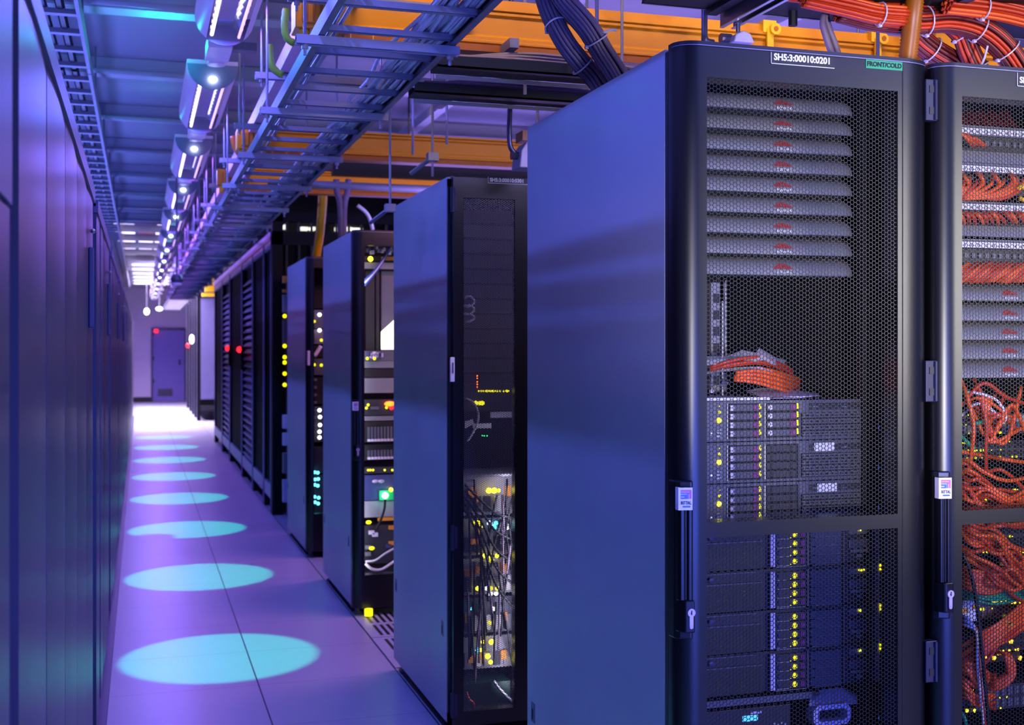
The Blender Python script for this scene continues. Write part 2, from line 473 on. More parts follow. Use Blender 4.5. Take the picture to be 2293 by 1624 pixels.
rackB = dup(rackA, rackA.location + Vector((.634, 0, 0)), 'black rack full of orange patch cords behind its honeycomb door, cut by the picture edge')
def plate_label(root, Y, u0, v0, u1, v1, body, name='name_plate'):
    a = P(u0, v0, Y); b = P(u1, v1, Y)
    zt, zb = a.z, b.z
    n = MB().box(a.x, b.x, Y-.0012, Y, zb, zt).build(name, 'label_black', root)
    MB().box(a.x, a.x+.0012, Y-.0016, Y-.001, zb, zt).box(a.x, b.x, Y-.0016, Y-.001, zb, zb+.0014).build('plate_edge', 'label_white', n)
    return n, a, b
yl = YF1 - .071
q0 = P(1725, 116, yl); q1 = P(1867, 152, yl)
plA = MB().box(q0.x, q1.x, yl-.0012, yl, q1.z-.002, q0.z-.001).build('name_plate', 'label_black', rackA)
MB().box(q0.x, q0.x+.0013, yl-.0018, yl-.001, q1.z-.002, q0.z-.001).box(q0.x, q1.x, yl-.0018, yl-.001, q1.z-.002, q1.z-.0006).build('plate_edge', 'label_white', plA)
text('plate_lettering', 'SH5:3:00010:0201', (q0.x+.007, yl-.0015, q1.z+.0068), .0195, 'white_print', plA, bold=.00055, sx=.97)
q0 = P(1938, 133.5, yl); q1 = P(2019.5, 158, yl)
plG = MB().box(q0.x, q1.x, yl-.0012, yl, q1.z-.001, q0.z+.0005).build('direction_plate', 'label_green', rackA)
text('plate_lettering', 'FRONT/COLD', ((q0.x+q1.x)/2, yl-.0015, q1.z+.0042), .0140, 'black_print', plG, bold=.0006, align='CENTER', sx=1.0)
q0 = P(2276, 163, yl)
plB = MB().box(q0.x, q0.x+.18, yl-.0012, yl, q0.z-.031, q0.z).build('name_plate', 'label_black', rackB)
MB().box(q0.x, q0.x+.0013, yl-.0018, yl-.001, q0.z-.031, q0.z).box(q0.x, q0.x+.18, yl-.0018, yl-.001, q0.z-.031, q0.z-.0296).build('plate_edge', 'label_white', plB)
text('plate_lettering', 'SH', (q0.x+.007, yl-.0015, q0.z-.0225), .0195, 'white_print', plB, bold=.00055, sx=.97)

# small blue plugs and the bright edges seen deep in the first rack
for v in (912, 957, 1005, 1047, 1096, 1138, 1607):
    p = P(1970, v, GY+.01)
    MB().ball(p, .0062 if v in (957, 1047, 1138, 1607) else .004, 0, 8, (1, .4, 1)).build('rail_plug', 'plug_blue_glow', rackA, smooth=True)

# ---------------------------------------------------------------- grey blanking panels with the operator's emblem
UH = .0472
XG0, XG1 = 1.1365, 1.6195
def blank_panel(zb, x_off=0.0, label='', group='', xtext=1755):
    t = thing('rack_blank', label, 'panel', ((XG0+XG1)/2+x_off, GY, zb), group)
    N = 12; Hh = UH-.0016
    yz = lambda q: .075*(1-math.sqrt(max(0.0, 1-min(q, .985)**2)))          # rounded face: upright at the lower lip, rolled back above
    m = MB()
    xs = [XG0 + (XG1-XG0)*i/24 + x_off for i in range(25)]
    k0 = 0
    for i, x in enumerate(xs):
        e = 1.0
        ex = (x - x_off - (XG1-.045))/.045
        end = max(0.0, ex)
        for j in range(N+1):
            q = j/N
            m.v.append((x, GY + yz(q) + .05*(1-math.sqrt(max(0, 1-min(end, .98)**2))), zb + Hh*q))
    for i in range(24):
        for j in range(N):
            a = i*(N+1)+j
            m.f.append([a, a+N+1, a+N+2, a+1]); m.m.append(0)
    b = m.build('panel_face', 'blank_panel', t, smooth=True)
    MB().box(XG0+x_off, XG1+x_off-.03, GY-.0003, GY+.006, zb-.0012, zb+.0004).build('panel_lip', 'server_grey', t)
    MB().box(XG0+x_off, XG1+x_off, GY+.085, GY+.089, zb, zb+Hh).build('panel_back', 'cavity', t)
    xc = UX(xtext, GY) + x_off
    e = MB()
    for i, h in enumerate((.006, .010, .0125, .0135, .0125, .010, .006)):
        x = xc + (i-3)*.0066
        qb, qt = .30, .30 + h/Hh
        y0, y1 = GY+yz(qb), GY+yz(qt)
        e.add([(x-.0026, y0-.0012, zb+Hh*qb), (x+.0026, y0-.0012, zb+Hh*qb), (x+.0026, y1-.0012, zb+Hh*qt), (x-.0026, y1-.0012, zb+Hh*qt)], [(0, 1, 2, 3)])
    e.build('red_emblem', 'emblem_red', t)
    text('panel_lettering', 'EQUINIX', (xc, GY-.0012, zb+Hh*.085), .0078, 'white_print', t, bold=.0001, space=1.25, align='CENTER')
    return t
zb0 = ZV(1585, 237, GY)
bp = None
for k in range(9):
    lab = '%s of nine grey blanking panels with red emblem in the first rack' % ORD[k]
    if bp is None: bp = blank_panel(zb0, 0.0, lab, 'blanking panels of the first rack')
    else: dup(bp, bp.location - Vector((0, 0, UH*k)), lab)
OB = .634
zs = [ZV(2150, v, GY) for v in (672, 717, 760, 803, 846)]
for k, z in enumerate(zs):
    dup(bp, Vector((bp.location.x + OB - .004, GY, z)), '%s of five grey blanking panels with red emblem among orange cords' % ORD[k], 'blanking panels of the second rack')

# top angle bracket and strut inside rack A
o = MB().box(XG0, P(1700, 185, GY).x, GY, GY+.02, 2.022, 2.045).build('top_bracket', 'zinc', rackA)
o = MB().tube([P(1757, 202, 2.6), P(1797, 186, 2.9)], .006, 6).build('roof_stay', 'zinc', rackA)
# ---------------------------------------------------------------- vertical socket strip deep in rack A
t = thing('socket_strip', 'tall violet-lit socket strip standing deep behind the mesh of the first rack', 'power strip', (UX(1601, 2.62), 2.62, 1.30))
a = UX(1592, 2.62); b = UX(1612, 2.62)
MB().box(a, b, 2.62, 2.66, 1.305, 1.58).build('strip_housing', 'zinc_pale', t)
MB().box(b+.004, b+.007, 2.60, 2.61, 1.305, 1.585).build('strip_edge', 'steel', t)
for k in range(6):
    z = 1.33 + .04*k
    MB().box(a+.006, b-.004, 2.616, 2.621, z, z+.022).build('socket', 'server_dark', t)
MB().box(UX(1617, 2.5), UX(1619.5, 2.5), 2.5, 2.505, 1.31, 1.53).build('cable_post', 'label_white', rackA)

# ---------------------------------------------------------------- three two-unit servers
ZS = ZV(1600, 898.5, GY)
def server(zt, k, label):
    H = .0944
    t = thing('rack_server', label, 'server', ((XG0+XG1)/2, GY, zt-H), 'two-unit servers of the first rack')
    zb = zt - H + .0018
    h = zt - zb
    Z = lambda q: zt - h*q                                     # q 0 top .. 1 bottom
    X = lambda u: UX(u, GY)
    MB().box(XG0, XG1, GY+.002, GY+.62, zb, zt).build('chassis', 'server_grey', t, bevel=.0015)
    # control column with its lights
    c = MB().box(XG0, X(1624), GY-.002, GY+.004, zb+.004, zt-.003).build('control_column', 'server_grey', t)
    led(t, (X(1608), GY-.004, Z(.47)), .0062, 'led_yellow_hot', 'power_light')
    led(t, (X(1609), GY-.004, Z(.27)), .0036, 'led_yellow', 'status_light')
    led(t, (X(1609), GY-.004, Z(.13)), .0018, 'led_yellow', 'status_light')
    MB().box(X(1602), X(1612), GY-.005, GY, Z(.80), Z(.76)).box(X(1602), X(1612), GY-.005, GY, Z(.88), Z(.84)).box(X(1602), X(1612), GY-.005, GY, Z(.72), Z(.69)).build('serial_port', 'steel', t)
    MB().ball((X(1590), GY-.003, Z(.80)), .0042, 0, 8, (1, .3, 1)).build('maker_mark', 'steel', t)
    for c in range(2):
        full = (c == 0) or (k == 0)
        ua, ub = ((1628, 1702), (1712, 1786))[c]
        MB().box(X(ua)-.001, X(ub)+.001, GY-.0005, GY+.003, Z(.93), Z(.07)).build('drive_bay', 'cavity', t)
        MB().box(X(ua)-.002, X(ua), GY-.004, GY+.002, Z(.93), Z(.07)).build('bay_edge', 'label_white' if (c == 0 or k > 0) else 'steel', t)
        for r in range(4):
            z1, z0 = Z(.09+.21*r), Z(.255+.21*r)
            d = MB().box(X(ua+2), X(ub-6), GY-.008, GY+.002, z0, z1).build('drive', 'drive_face' if full else 'server_dark', t, bevel=.001)
            if full:
                if c == 0: MB().box(X(ua+3), X(ua+11), GY-.0095, GY-.007, z0+.0015, z1-.0015).build('drive_end', 'drive_pale', d)
                else: MB().cyl((X(ua+8), GY-.0098, (z0+z1)/2), (X(ua+8), GY-.007, (z0+z1)/2), .0058, 12).build('drive_end', 'drive_pale', d)
                MB().box(X(ub-20), X(ub-9), GY-.0095, GY-.007, z0+.001, z1-.001).build('release_latch', 'latch_purple', d)
                led(d, (X(ub-4), GY-.006, (z0+z1)/2), .0042, 'led_yellow')
                led(d, (X(ub-4), GY-.006, z1-.001), .0026, 'led_yellow')
            else:
                for uu in (ua+10, ub-20): MB().box(X(uu), X(uu+3), GY-.0095, GY-.007, z0+.002, z1-.002).build('filler_rib', 'frame_dark', d)
    # optical drive above a slotted grille
    MB().box(X(1812), XG1-.004, GY-.003, GY+.003, Z(.25), Z(.09)).build('optical_drive', 'server_dark', t, bevel=.001)
    MB().box(X(1818), X(1829), GY-.0042, GY-.003, Z(.19), Z(.15)).box(X(1884), X(1893), GY-.0042, GY-.003, Z(.2), Z(.17)).build('drive_button', 'zinc', t)
    MB().box(X(1794), XG1-.004, GY-.0005, GY+.003, Z(.92), Z(.32)).build('grille_recess', 'cavity', t)
    g = MB()
    for r in range(8):
        z = Z(.335+.075*r)
        g.box(X(1794), XG1-.004, GY-.004, GY, z-.0032, z)
    for q in range(12):
        xx = X(1794) + (XG1-.004-X(1794))*(q+.5)/12
        for r in range(0, 8, 2): g.box(xx-.002, xx+.002, GY-.0035, GY, Z(.335+.075*r)-.0072, Z(.335+.075*r))
    g.build('vent_grille', 'server_grey', t)
    if k:
        ua, ub = ((1820, 1865), (1827, 1870))[k-1]
        MB().box(X(ua), X(ub), GY-.0062, GY-.005, Z(.27), Z(.06)).build('paper_label', 'label_white', t)
    return t
server(ZS, 0, 'topmost of three grey servers in the first rack, both drive bays full and lit')
server(ZS-.0944, 1, 'middle of three grey servers in the first rack, white label above its grille')
server(ZS-.1888, 2, 'lowest of three grey servers in the first rack, just above the door crossbar')

# ---------------------------------------------------------------- four storage units below the crossbar
def storage(zt, k, label):
    H = .0944; zb = zt - H + .004; h = zt - zb
    t = thing('storage_unit', label, 'server', ((XG0+XG1)/2, GY, zt-H), 'storage units of the first rack')
    Z = lambda q: zt - h*q
    X = lambda u: UX(u, GY)
    MB().box(XG0, X(1946), GY+.004, GY+.6, zb, zt).build('chassis', 'server_dark', t)
    MB().box(XG0, X(1704), GY-.002, GY+.004, zb, Z(.32)).build('fan_grille', 'frame_dark', t)
    MB().box(XG0, X(1704), GY-.004, GY+.004, Z(.32), Z(.29)).box(XG0, X(1690), GY-.004, GY+.004, Z(.05), Z(.02)).build('bezel_line', 'server_grey', t)
    MB().ball((X(1592), GY-.003, Z(.17)), .006, 0, 8, (1.3, .3, 1)).build('maker_mark', 'knob_blue', t)
    rr = random.Random(k)
    for q in range(16):
        led(t, (X(1602+rr.choice([0, 6, 12, 18, 24, 48, 56, 62])+rr.uniform(-2, 2)), GY-.003, Z(rr.choice([.48, .5, .6, .7, .8, .9]))), .0009, 'led_dim')
    MB().box(X(1722), X(1732), GY-.007, GY, Z(.97), Z(.05)).build('label_strip', 'strip_pale', t)
    for r in range(4):
        z1, z0 = Z(.08+.225*r), Z(.28+.225*r); zc = (z0+z1)/2
        d = MB().box(X(1735), X(1801), GY-.005, GY+.004, z0, z1).build('drive', 'server_dark', t)
        MB().ball((X(1741), GY-.006, zc), .0052, 0, 8, (.8, .5, 1.1)).build('drive_knob', 'knob_blue', d, smooth=True)
        led(d, (X(1775.5), GY-.007, zc), .0042, 'led_yellow')
        ring = MB()
        for q in range(8):
            a0 = q*PI/4+.12; a1 = (q+1)*PI/4-.12
            f = lambda rad, a: (X(1775.5)+rad*math.cos(a), GY-.0075, zc+rad*math.sin(a))
            ring.add([f(.0050, a0), f(.0066, a0), f(.0066, a1), f(.0050, a1)], [(0, 1, 2, 3)])
        ring.build('light_ring', 'led_yellow', d)
        led(d, (X(1767), GY-.006, z0+.002), .0012, 'led_yellow')
        MB().box(X(1789), X(1798), GY-.0075, GY-.004, z0+.003, z1-.003).build('release_latch', 'latch_purple', d)
        MB().box(X(1737), X(1764), GY-.0062, GY-.004, z0-.001, z0+.0005).build('tray_edge', 'steel', d)
        e = MB().box(X(1812), X(1880), GY-.005, GY+.004, z0, z1).build('drive_blank', 'drive_face', t)
        MB().box(X(1822), X(1880), GY-.0062, GY-.004, z0-.001, z0+.0003).build('tray_edge', 'zinc', e)
    for u in (1803.5, 1884): MB().box(X(u), X(u+2.2), GY-.008, GY, Z(.98), Z(.03)).build('divider_strip', 'zinc', t)
    MB().box(X(1735), X(1801), GY-.0065, GY-.003, Z(1.0), Z(.985)).box(X(1815), X(1880), GY-.0065, GY-.003, Z(1.0), Z(.985)).build('lower_edge', 'steel', t)
    MB().box(X(1898), X(1943), GY-.006, GY+.002, Z(.62), Z(.38)).build('battery_module', 'drive_face', t, bevel=.002)
    MB().box(X(1902), X(1940), GY-.0065, GY, Z(.72), Z(.65)).box(X(1915), X(1926), GY-.0065, GY, Z(.86), Z(.78)).build('port_block', 'zinc', t)
    MB().box(X(1898), X(1940), GY-.004, GY+.002, Z(.25), Z(.10)).build('display_block', 'server_grey', t)
    for u in ((1920, 1925, 1930) if k == 1 else (1922,)): led(t, (X(u), GY-.007, Z(.15)), .0030, 'led_yellow_hot' if k != 1 else 'led_yellow')
    # ribs of the side column, the blue light on them put into their colour
    y2 = GY+.002
    MB().box(X(1952), X(1958), y2, y2+.01, zb, zt).build('column_rib', 'knob_blue', t)
    MB().box(X(1963), X(1968), y2-.006, y2+.01, zb, zt).build('column_rib', 'strip_pale', t)
    MB().box(X(1969), X(1985), y2, y2+.01, Z(.92), Z(.4)).build('column_panel', 'knob_blue', t)
    if k:
        led(t, (X(1967), GY-.008, Z(.05)), .0034, 'led_yellow'); led(t, (X(1967), GY-.008, Z(.15)), .0034, 'led_yellow')
        led(t, (X(1979), GY-.008, Z(.01)), .0046, 'led_yellow')
    else:
        led(t, (X(1966), GY-.008, Z(-.02)), .004, 'led_yellow')
    return t
for k in range(4):
    storage(1.007-.0944*k, k, '%s of four dark storage units with yellow ringed lights below the crossbar' % ORD[k])

# bottom shelf, display unit and connector at the foot of the picture
t = thing('keyboard_shelf', 'dark slide-out shelf low in the first rack below the storage units', 'shelf', (1.36, GY+.1, .60))
MB().box(XG0, P(1830, 1580, GY).x, GY-.01, GY+.5, .615, .625).build('shelf_plate', 'server_dark', t)
MB().box(XG0, P(1812, 1580, GY).x, GY-.013, GY-.010, .612, .627).build('shelf_edge', 'server_grey', t)
t = thing('power_controller', 'dark power controller with small cyan display under the shelf of the first rack', 'power unit', (1.30, GY, .52))
MB().box(XG0, P(1770, 1600, GY).x, GY, GY+.3, .515, .600).build('controller_case', 'server_dark', t, bevel=.002)
a = P(1662, 1604, GY); b = P(1695, 1613, GY)
MB().box(a.x, b.x, GY-.003, GY, b.z, a.z).build('cyan_display', 'lcd_cyan', t)
MB().box(a.x+.02, b.x+.01, GY-.002, GY, a.z+.003, a.z+.008).build('display_tab', 'drive_pale', t)
for q in range(5): MB().box(P(1722+8*q, 1616, GY).x, P(1726+8*q, 1616, GY).x, GY-.004, GY, .553+.004*(q % 2), .557+.004*(q % 2)).build('contact_pin', 'steel', t)
t = thing('cable_connector', 'pale violet moulded connector with an open slot at the foot of the first rack', 'connector', (UX(1845, GY), GY, .565))
def rring(x0, x1, z0, z1, y0, y1, w):
    m = MB(); c = .012
    def oct_(a0, a1, b0, b1, k): return [(a0+k, b0), (a1-k, b0), (a1, b0+k), (a1, b1-k), (a1-k, b1), (a0+k, b1), (a0, b1-k), (a0, b0+k)]
    o = oct_(x0, x1, z0, z1, c); i = oct_(x0+w, x1-w, z0+w, z1-w, c*.5)
    vs = [(x, y0, z) for x, z in o] + [(x, y0, z) for x, z in i] + [(x, y1, z) for x, z in o] + [(x, y1, z) for x, z in i]
    fs = []
    for q in range(8):
        r = (q+1) % 8
        fs += [(q, r, 8+r, 8+q), (16+q, 24+q, 24+r, 16+r), (q, 16+q, 16+r, r), (8+q, 8+r, 24+r, 24+q)]
    return m.add(vs, fs)
a = P(1806, 1574, GY); b = P(1889, 1612, GY)
rring(a.x, b.x, b.z, a.z, GY-.03, GY, .011).build('connector_shell', 'strip_pale', t)
MB().box(a.x+.014, b.x-.02, GY-.012, GY, b.z+.012, a.z-.012).build('slot_insert', 'cavity', t)
MB().box(a.x+.020, a.x+.024, GY-.016, GY-.01, b.z+.012, a.z-.014).box(a.x+.020, a.x+.05, GY-.016, GY-.01, a.z-.016, a.z-.013).build('contact_spring', 'steel', t)
m = MB(); a = P(1800, 1572, GY); b = P(1925, 1562, GY)
m.add([(a.x, GY-.02, a.z), (b.x-.02, GY-.02, b.z-.004), (b.x, GY+.01, b.z), (b.x-.03, GY+.03, b.z+.018), (a.x+.04, GY+.03, a.z+.014)], [(0, 1, 2, 3, 4)])
m.add([(a.x, GY-.02, a.z-.004), (b.x-.02, GY-.02, b.z-.008), (b.x, GY+.01, b.z-.004), (b.x-.03, GY+.03, b.z+.014), (a.x+.04, GY+.03, a.z+.01)], [(4, 3, 2, 1, 0)])
tag(m.build('plastic_sleeve', 'strip_pale'), 'pale plastic sleeve lying above the connector at the foot of the first rack', 'sleeve')

# sheet of paper and two packs of orange cords lying on the top server
t = MB(); a = P(1590, 890, GY+.01); b = P(1720, 893, GY+.01)
t.box(XG0, b.x, GY+.0, GY+.16, ZS+.001, ZS+.007).build
o = t.build('shelf_tray', 'label_white'); tag(o, 'thin white tray edge lying on the topmost server of the first rack', 'tray')
m = MB(); a = P(1705, 893, GY)
pts = [(0, 0, .004), (.05, -.002, .006), (.10, 0, .003), (.155, .004, .007), (.17, .05, .012), (.12, .09, .020), (.05, .09, .024), (0, .07, .018)]
m.add([(a.x+x, GY+y, ZS+.002+z) for x, y, z in pts], [tuple(range(8))])
m.add([(a.x+x, GY+y, ZS+.000+z) for x, y, z in pts], [tuple(range(7, -1, -1))])
tag(m.build('plastic_bag', 'strip_pale'), 'flat violet plastic bag lying beside the white tray on the topmost server', 'bag')
def pack(name, label, spec, mname, film, n, r):
    t = thing(name, label, 'cable pack', spec[0], 'bagged cord packs in the first rack')
    for q in range(n):
        f = (q - n/2)/n
        pts = [P(u + RN.uniform(-2, 2), v + dv*f, Y + .05*math.sin(q*2.1)) for u, v, dv, Y in spec[1]]
        MB().tube(spline(pts, 6), r, 6).build('cord', mname, t, smooth=True)
    m = MB(); k = 0
    cols = len(film[0])
    for row in film:
        for (u, v, Y) in row:
            m.v.append(tuple(P(u, v, Y) + jit(.0025)))
    for i in range(len(film)-1):
        for j in range(cols-1):
            a = i*cols+j; m.f.append([a, a+1, a+cols+1, a+cols]); m.m.append(0)
    m.build('plastic_film', 'plastic_film', t)
    return t
pack('cord_pack', 'upper bag of dull red cords above the topmost server of the first rack',
     (P(1690, 850, 2.6), [(1590, 826, 14, 2.52), (1640, 812, 20, 2.50), (1700, 806, 24, 2.52), (1750, 822, 18, 2.58), (1775, 838, 14, 2.70)]), 'deep_orange_cable',
     [[(1582, 800, 2.50), (1625, 797, 2.49), (1662, 782, 2.50), (1690, 792, 2.49), (1702, 781, 2.50), (1740, 804, 2.52), (1762, 806, 2.60)],
      [(1582, 808, 2.48), (1625, 804, 2.47), (1660, 796, 2.475), (1690, 800, 2.47), (1705, 796, 2.48), (1735, 812, 2.50), (1756, 818, 2.58)],
      [(1582, 818, 2.47), (1625, 812, 2.46), (1660, 806, 2.465), (1690, 808, 2.46), (1705, 806, 2.47), (1730, 816, 2.49), (1752, 826, 2.56)]], 7, .0042)
pack('cord_pack', 'lower bag of bright orange cords resting on the topmost server of the first rack',
     (P(1700, 880, 2.6), [(1645, 842, 22, 2.50), (1690, 842, 34, 2.485), (1735, 852, 40, 2.50), (1770, 862, 38, 2.56), (1790, 868, 36, 2.72)]), 'orange_cable',
     [[(1582, 834, 2.49), (1620, 829, 2.48), (1660, 823, 2.475), (1700, 822, 2.475), (1730, 830, 2.49)],
      [(1582, 841, 2.48), (1620, 834, 2.47), (1660, 829, 2.465), (1700, 829, 2.465), (1728, 838, 2.48)]], 12, .0044)
for q in range(7):
    a = P(1592+RN.uniform(0, 50), 838+RN.uniform(0, 40), 2.47)
    o = MB().ball(a, .006, 0, 6, (1.2, .6, .8)).build('cord_plug', RN.choice(['drive_pale', 'server_grey', 'cavity']))
    tag(o, 'small cord plug among the dark tangle beside the bagged orange cords', 'plug', 'loose plugs beside the cord packs')
# ================================================================ second rack of the front row: patch fields and orange cords
BX0, BX1 = XG0 + OB, XG1 + OB
def gb(u, v, dy=0.0): return P(u, v, GY + dy)
ub = 2150
# slanting support seen behind the top of the mesh
o = MB().tube([P(2146, 271, 2.55), P(2300, 222, 2.75)], .010, 4).build('cable_stay', 'zinc'); tag(o, 'pale slanting metal stay inside the top of the orange-cord rack', 'stay')
m = MB().add([P(2146, 262, 2.57), P(2300, 215, 2.77), P(2300, 180, 2.77), P(2146, 215, 2.57)], [(0, 1, 2, 3), (3, 2, 1, 0)])
o = m.build('stay_plate', 'zinc', o)
STRIPV = [292, 376, 462, 547]
for k, v in enumerate(STRIPV):
    z1 = ZV(ub, v-6, GY); z0 = ZV(ub, v+7, GY)
    t = thing('patch_field', '%s of four patch panels with white numbered strip in the orange-cord rack' % ORD[k], 'patch panel', ((BX0+BX1)/2, GY, z0), 'numbered patch panels')
    MB().box(BX0, BX1, GY+.012, GY+.10, z0-.052, z0-.001).build('panel_body', 'frame_dark', t)
    MB().box(BX0, BX1, GY-.006, GY+.012, z0, z1).build('number_strip', 'label_white', t)
    MB().box(BX0, BX1, GY-.003, GY+.02, z1+.002, z1+.007).build('upper_lip', 'server_grey', t)
    text('strip_numbers', '   '.join(str(q+1) for q in range(24)), (BX0+.006, GY-.0064, z0+.0025), .0095, 'black_print', t, bold=.0002, ext=.0001, sx=1.22)
    sm = MB()
    for q in range(24):
        xx = BX0+.010+.02*q
        sm.box(xx-.005, xx+.005, GY+.009, GY+.013, z0-.024, z0-.012)
    sm.build('socket_grille', 'server_grey', t)
# plain grey blanks between patch panels
for k, (va, vb) in enumerate(((334, 362), (503, 528))):
    z1 = ZV(ub, va, GY); z0 = ZV(ub, vb, GY)
    o = MB().sweep_x([(GY, z0), (GY+.02, z0), (GY+.03, z1), (GY+.012, z1)], BX0, BX1).build('filler_blank', 'blank_panel')
    tag(o, '%s grey filler panel between the numbered patch panels' % ('upper', 'lower')[k], 'panel')
GRP = 'orange patch cords of the second rack'
NC = [0]
def oc(pts, mname='orange_cable', label=None, group=None, r=.0044, cat='cable'):
    if mname == 'orange_cable' and RN.random() < .4: mname = 'deep_orange_cable'
    if r == .0044: r = .0049
    o = cord('patch_cable', pts, r, mname, label, group, cat, n=6, k=6)
    NC[0] += 1
    return o
def jp(u, v, dy, j=2.0): return P(u + RN.uniform(-j, j), v + RN.uniform(-j, j), GY + dy)
# short loops under the first strip
for q in range(5):
    s = q*7
    oc([jp(2138, 318-6*q, -.01), jp(2152+s*.6, 300+2*q, -.03), jp(2168+s*.6, 312, -.03), jp(2176+s, 326, 0)], label='orange patch cord in the small loop under the topmost numbered strip', group='cords under the first strip')
# fan under second strip
ends = [2158, 2172, 2186, 2198, 2222, 2246, 2262, 2276, 2290, 2300]
for q, u in enumerate(ends):
    vv = 392 + (q % 3)*5
    oc([jp(2135, 428+q*1.6, -.015), jp(2150+q*2.2, 432+(q % 4)*4, -.035), jp(2145+(u-2145)*.62, 432+q*1.2-(8-q)*1.5, -.04), jp(u-3, 414, -.03), jp(u, vv, .006)], label='orange patch cord in the fan sweeping up to the second numbered strip', group='cords under the second strip')
for q in range(4):
    oc([jp(2150+q*36, 386, .006), jp(2158+q*36, 396, -.03), jp(2168+q*34, 412, -.03), jp(2160+q*30, 434, -.01)], label='orange patch cord dropping from the second numbered strip', group='cords dropping from the second strip')
oc([P(2278, 424, GY-.045), P(2290, 418, GY-.05), P(2302, 432, GY-.05), P(2296, 448, GY-.04), P(2283, 444, GY-.045)], 'yellow_plastic', 'yellow cable marker loop at the fan of orange cords', 'markers', .006)
for q in range(12):
    u = 2150 + q*13 + RN.uniform(-3, 3)
    oc([jp(u-12, 476, -.005), jp(u-2, 480, -.028), jp(u+6, 490, -.028), jp(u+10, 500, .004)], label='short orange cord hooked into the sockets under the third numbered strip', group='cords under the third strip')
for q in range(22):
    u = 2140 + q*9
    oc([jp(u-26, 632, -.015), jp(u-6, 618, -.03), jp(u+10, 604, -.03), jp(u+30, 590, 0)], label='orange cord in the slanted field under the lowest numbered strip', group='cords in the slanted field')
# dim bundles at the very top, shade on orange put in as maroon
for q in range(10):
    u = 2150 + q*13
    oc([jp(u-16, 250, .12), jp(u-4, 268, .10), jp(u+4, 284, .09), jp(u+12, 300, .08)], 'maroon_cable', 'dim orange cord hanging behind the slanting stay', 'cords behind the stay', .0055)
# switches with small lights
def switch(v0, v1, label, n, mname, ledm, rows=2, u0=2150, u1=2290, body='server_dark'):
    z1, z0 = ZV(2200, v0, GY), ZV(2200, v1, GY)
    t = thing('network_switch', label, 'switch', ((BX0+BX1)/2, GY+.02, z0))
    MB().box(BX0, BX1, GY+.02, GY+.35, z0, z1).build('switch_case', body, t, bevel=.001)
    for r in range(rows):
        pm = MB()
        for q in range(24):
            xx = BX0+.012+.0195*q; zz = z0+(z1-z0)*(.12+.46*r)
            pm.box(xx-.0065, xx+.0065, GY+.018, GY+.0215, zz, zz+(z1-z0)*.34)
        pm.build('port_grille', mname, t)
    for q in range(n):
        led(t, (RN.uniform(UX(u0, GY), UX(u1, GY)), GY+.016, z0+(z1-z0)*RN.choice([.08, .5, .95])), RN.choice([.0018, .0026, .0034]), ledm)
    return t
switch(928, 975, 'grey network switch behind crossing orange cords above the loose tangle', 18, 'zinc', 'led_yellow')
switch(990, 1030, 'dark network switch with yellow lights behind the green-tipped cord', 26, 'cavity', 'led_yellow', 2)
switch(1100, 1145, 'network switch with many yellow lights just above the crossbar', 46, 'cavity', 'led_yellow', 2, 2180, 2290)
switch(1176, 1240, 'network switch with a row of yellow lights just below the crossbar', 20, 'cavity', 'led_yellow', 2)
switch(1345, 1392, 'violet-faced switch with a row of amber lights', 6, 'zinc', 'led_yellow', 1, body='server_grey')
switch(1428, 1470, 'switch with bright orange lights among the orange loops', 10, 'cavity', 'led_amber', 2, 2240, 2290)
switch(1545, 1600, 'dark vented unit with a yellow light at the foot of the orange-cord rack', 6, 'server_grey', 'led_yellow', 2)
def leds_on(v, us, mname, r, label):
    t = thing('light_bar', label, 'indicator lights', P(us[0], v, GY-.01))
    a = P(us[0], v, GY-.004); b = P(us[-1], v, GY-.004)
    MB().box(a.x-.004, b.x+.004, GY+.0, GY+.008, min(a.z, b.z)-.005, max(a.z, b.z)+.005).build('light_strip', 'cavity', t)
    for u in us: led(t, P(u, v, GY-.004), r, mname)
leds_on(1236, [2152, 2160, 2166, 2173, 2190, 2202, 2210, 2276, 2283, 2291], 'led_yellow', .0034, 'row of yellow lights below the crossbar of the orange-cord rack')
leds_on(1349, [2224, 2232, 2243, 2252, 2265, 2272, 2284, 2291], 'led_amber', .0042, 'row of amber lights under the green cords')
leds_on(1437, [2225, 2238, 2245, 2262, 2266], 'led_amber', .0046, 'short row of bright orange lights among the orange loops')
leds_on(1474, [2205, 2226, 2262, 2284], 'led_amber', .006, 'glowing amber lights above the lowest orange loop')
leds_on(1592, [2165, 2182], 'led_yellow_hot', .0045, 'pair of yellow lights at the foot of the orange-cord rack')
# loose crossing cords 850..1040
rr = RN
for q in range(10):
    u0 = rr.uniform(2140, 2200); u1 = rr.uniform(2220, 2310)
    oc([jp(u0, rr.uniform(860, 940), -.02), jp((u0*2+u1)/3, rr.uniform(860, 990), -.05), jp((u0+2*u1)/3, rr.uniform(880, 990), -.05), jp(u1, rr.uniform(860, 1010), 0)], label='loose orange cord crossing the switches above the tangle', group='loose crossing cords')
for q in range(2):
    u0 = 2150+q*30
    oc([jp(u0, 850, 0), jp(u0+16, 890+q*4, -.05), jp(u0+28, 950, -.06), jp(u0+26, 1010, -.05), jp(u0+20+q*8, 1060, -.02)], label='long orange cord hanging down past the two grey switches', group='hanging long cords')
for q in range(3):
    oc([jp(2145, 880+q*30, 0), jp(2190, 880+q*12, -.05), jp(2235, 900+q*15, -.055), jp(2250, 940, -.05), jp(2215, 960, -.02)], 'white_cable' if q != 1 else 'orange_cable', 'pale cord looping among the loose orange cords', 'pale loose cords', .0036)
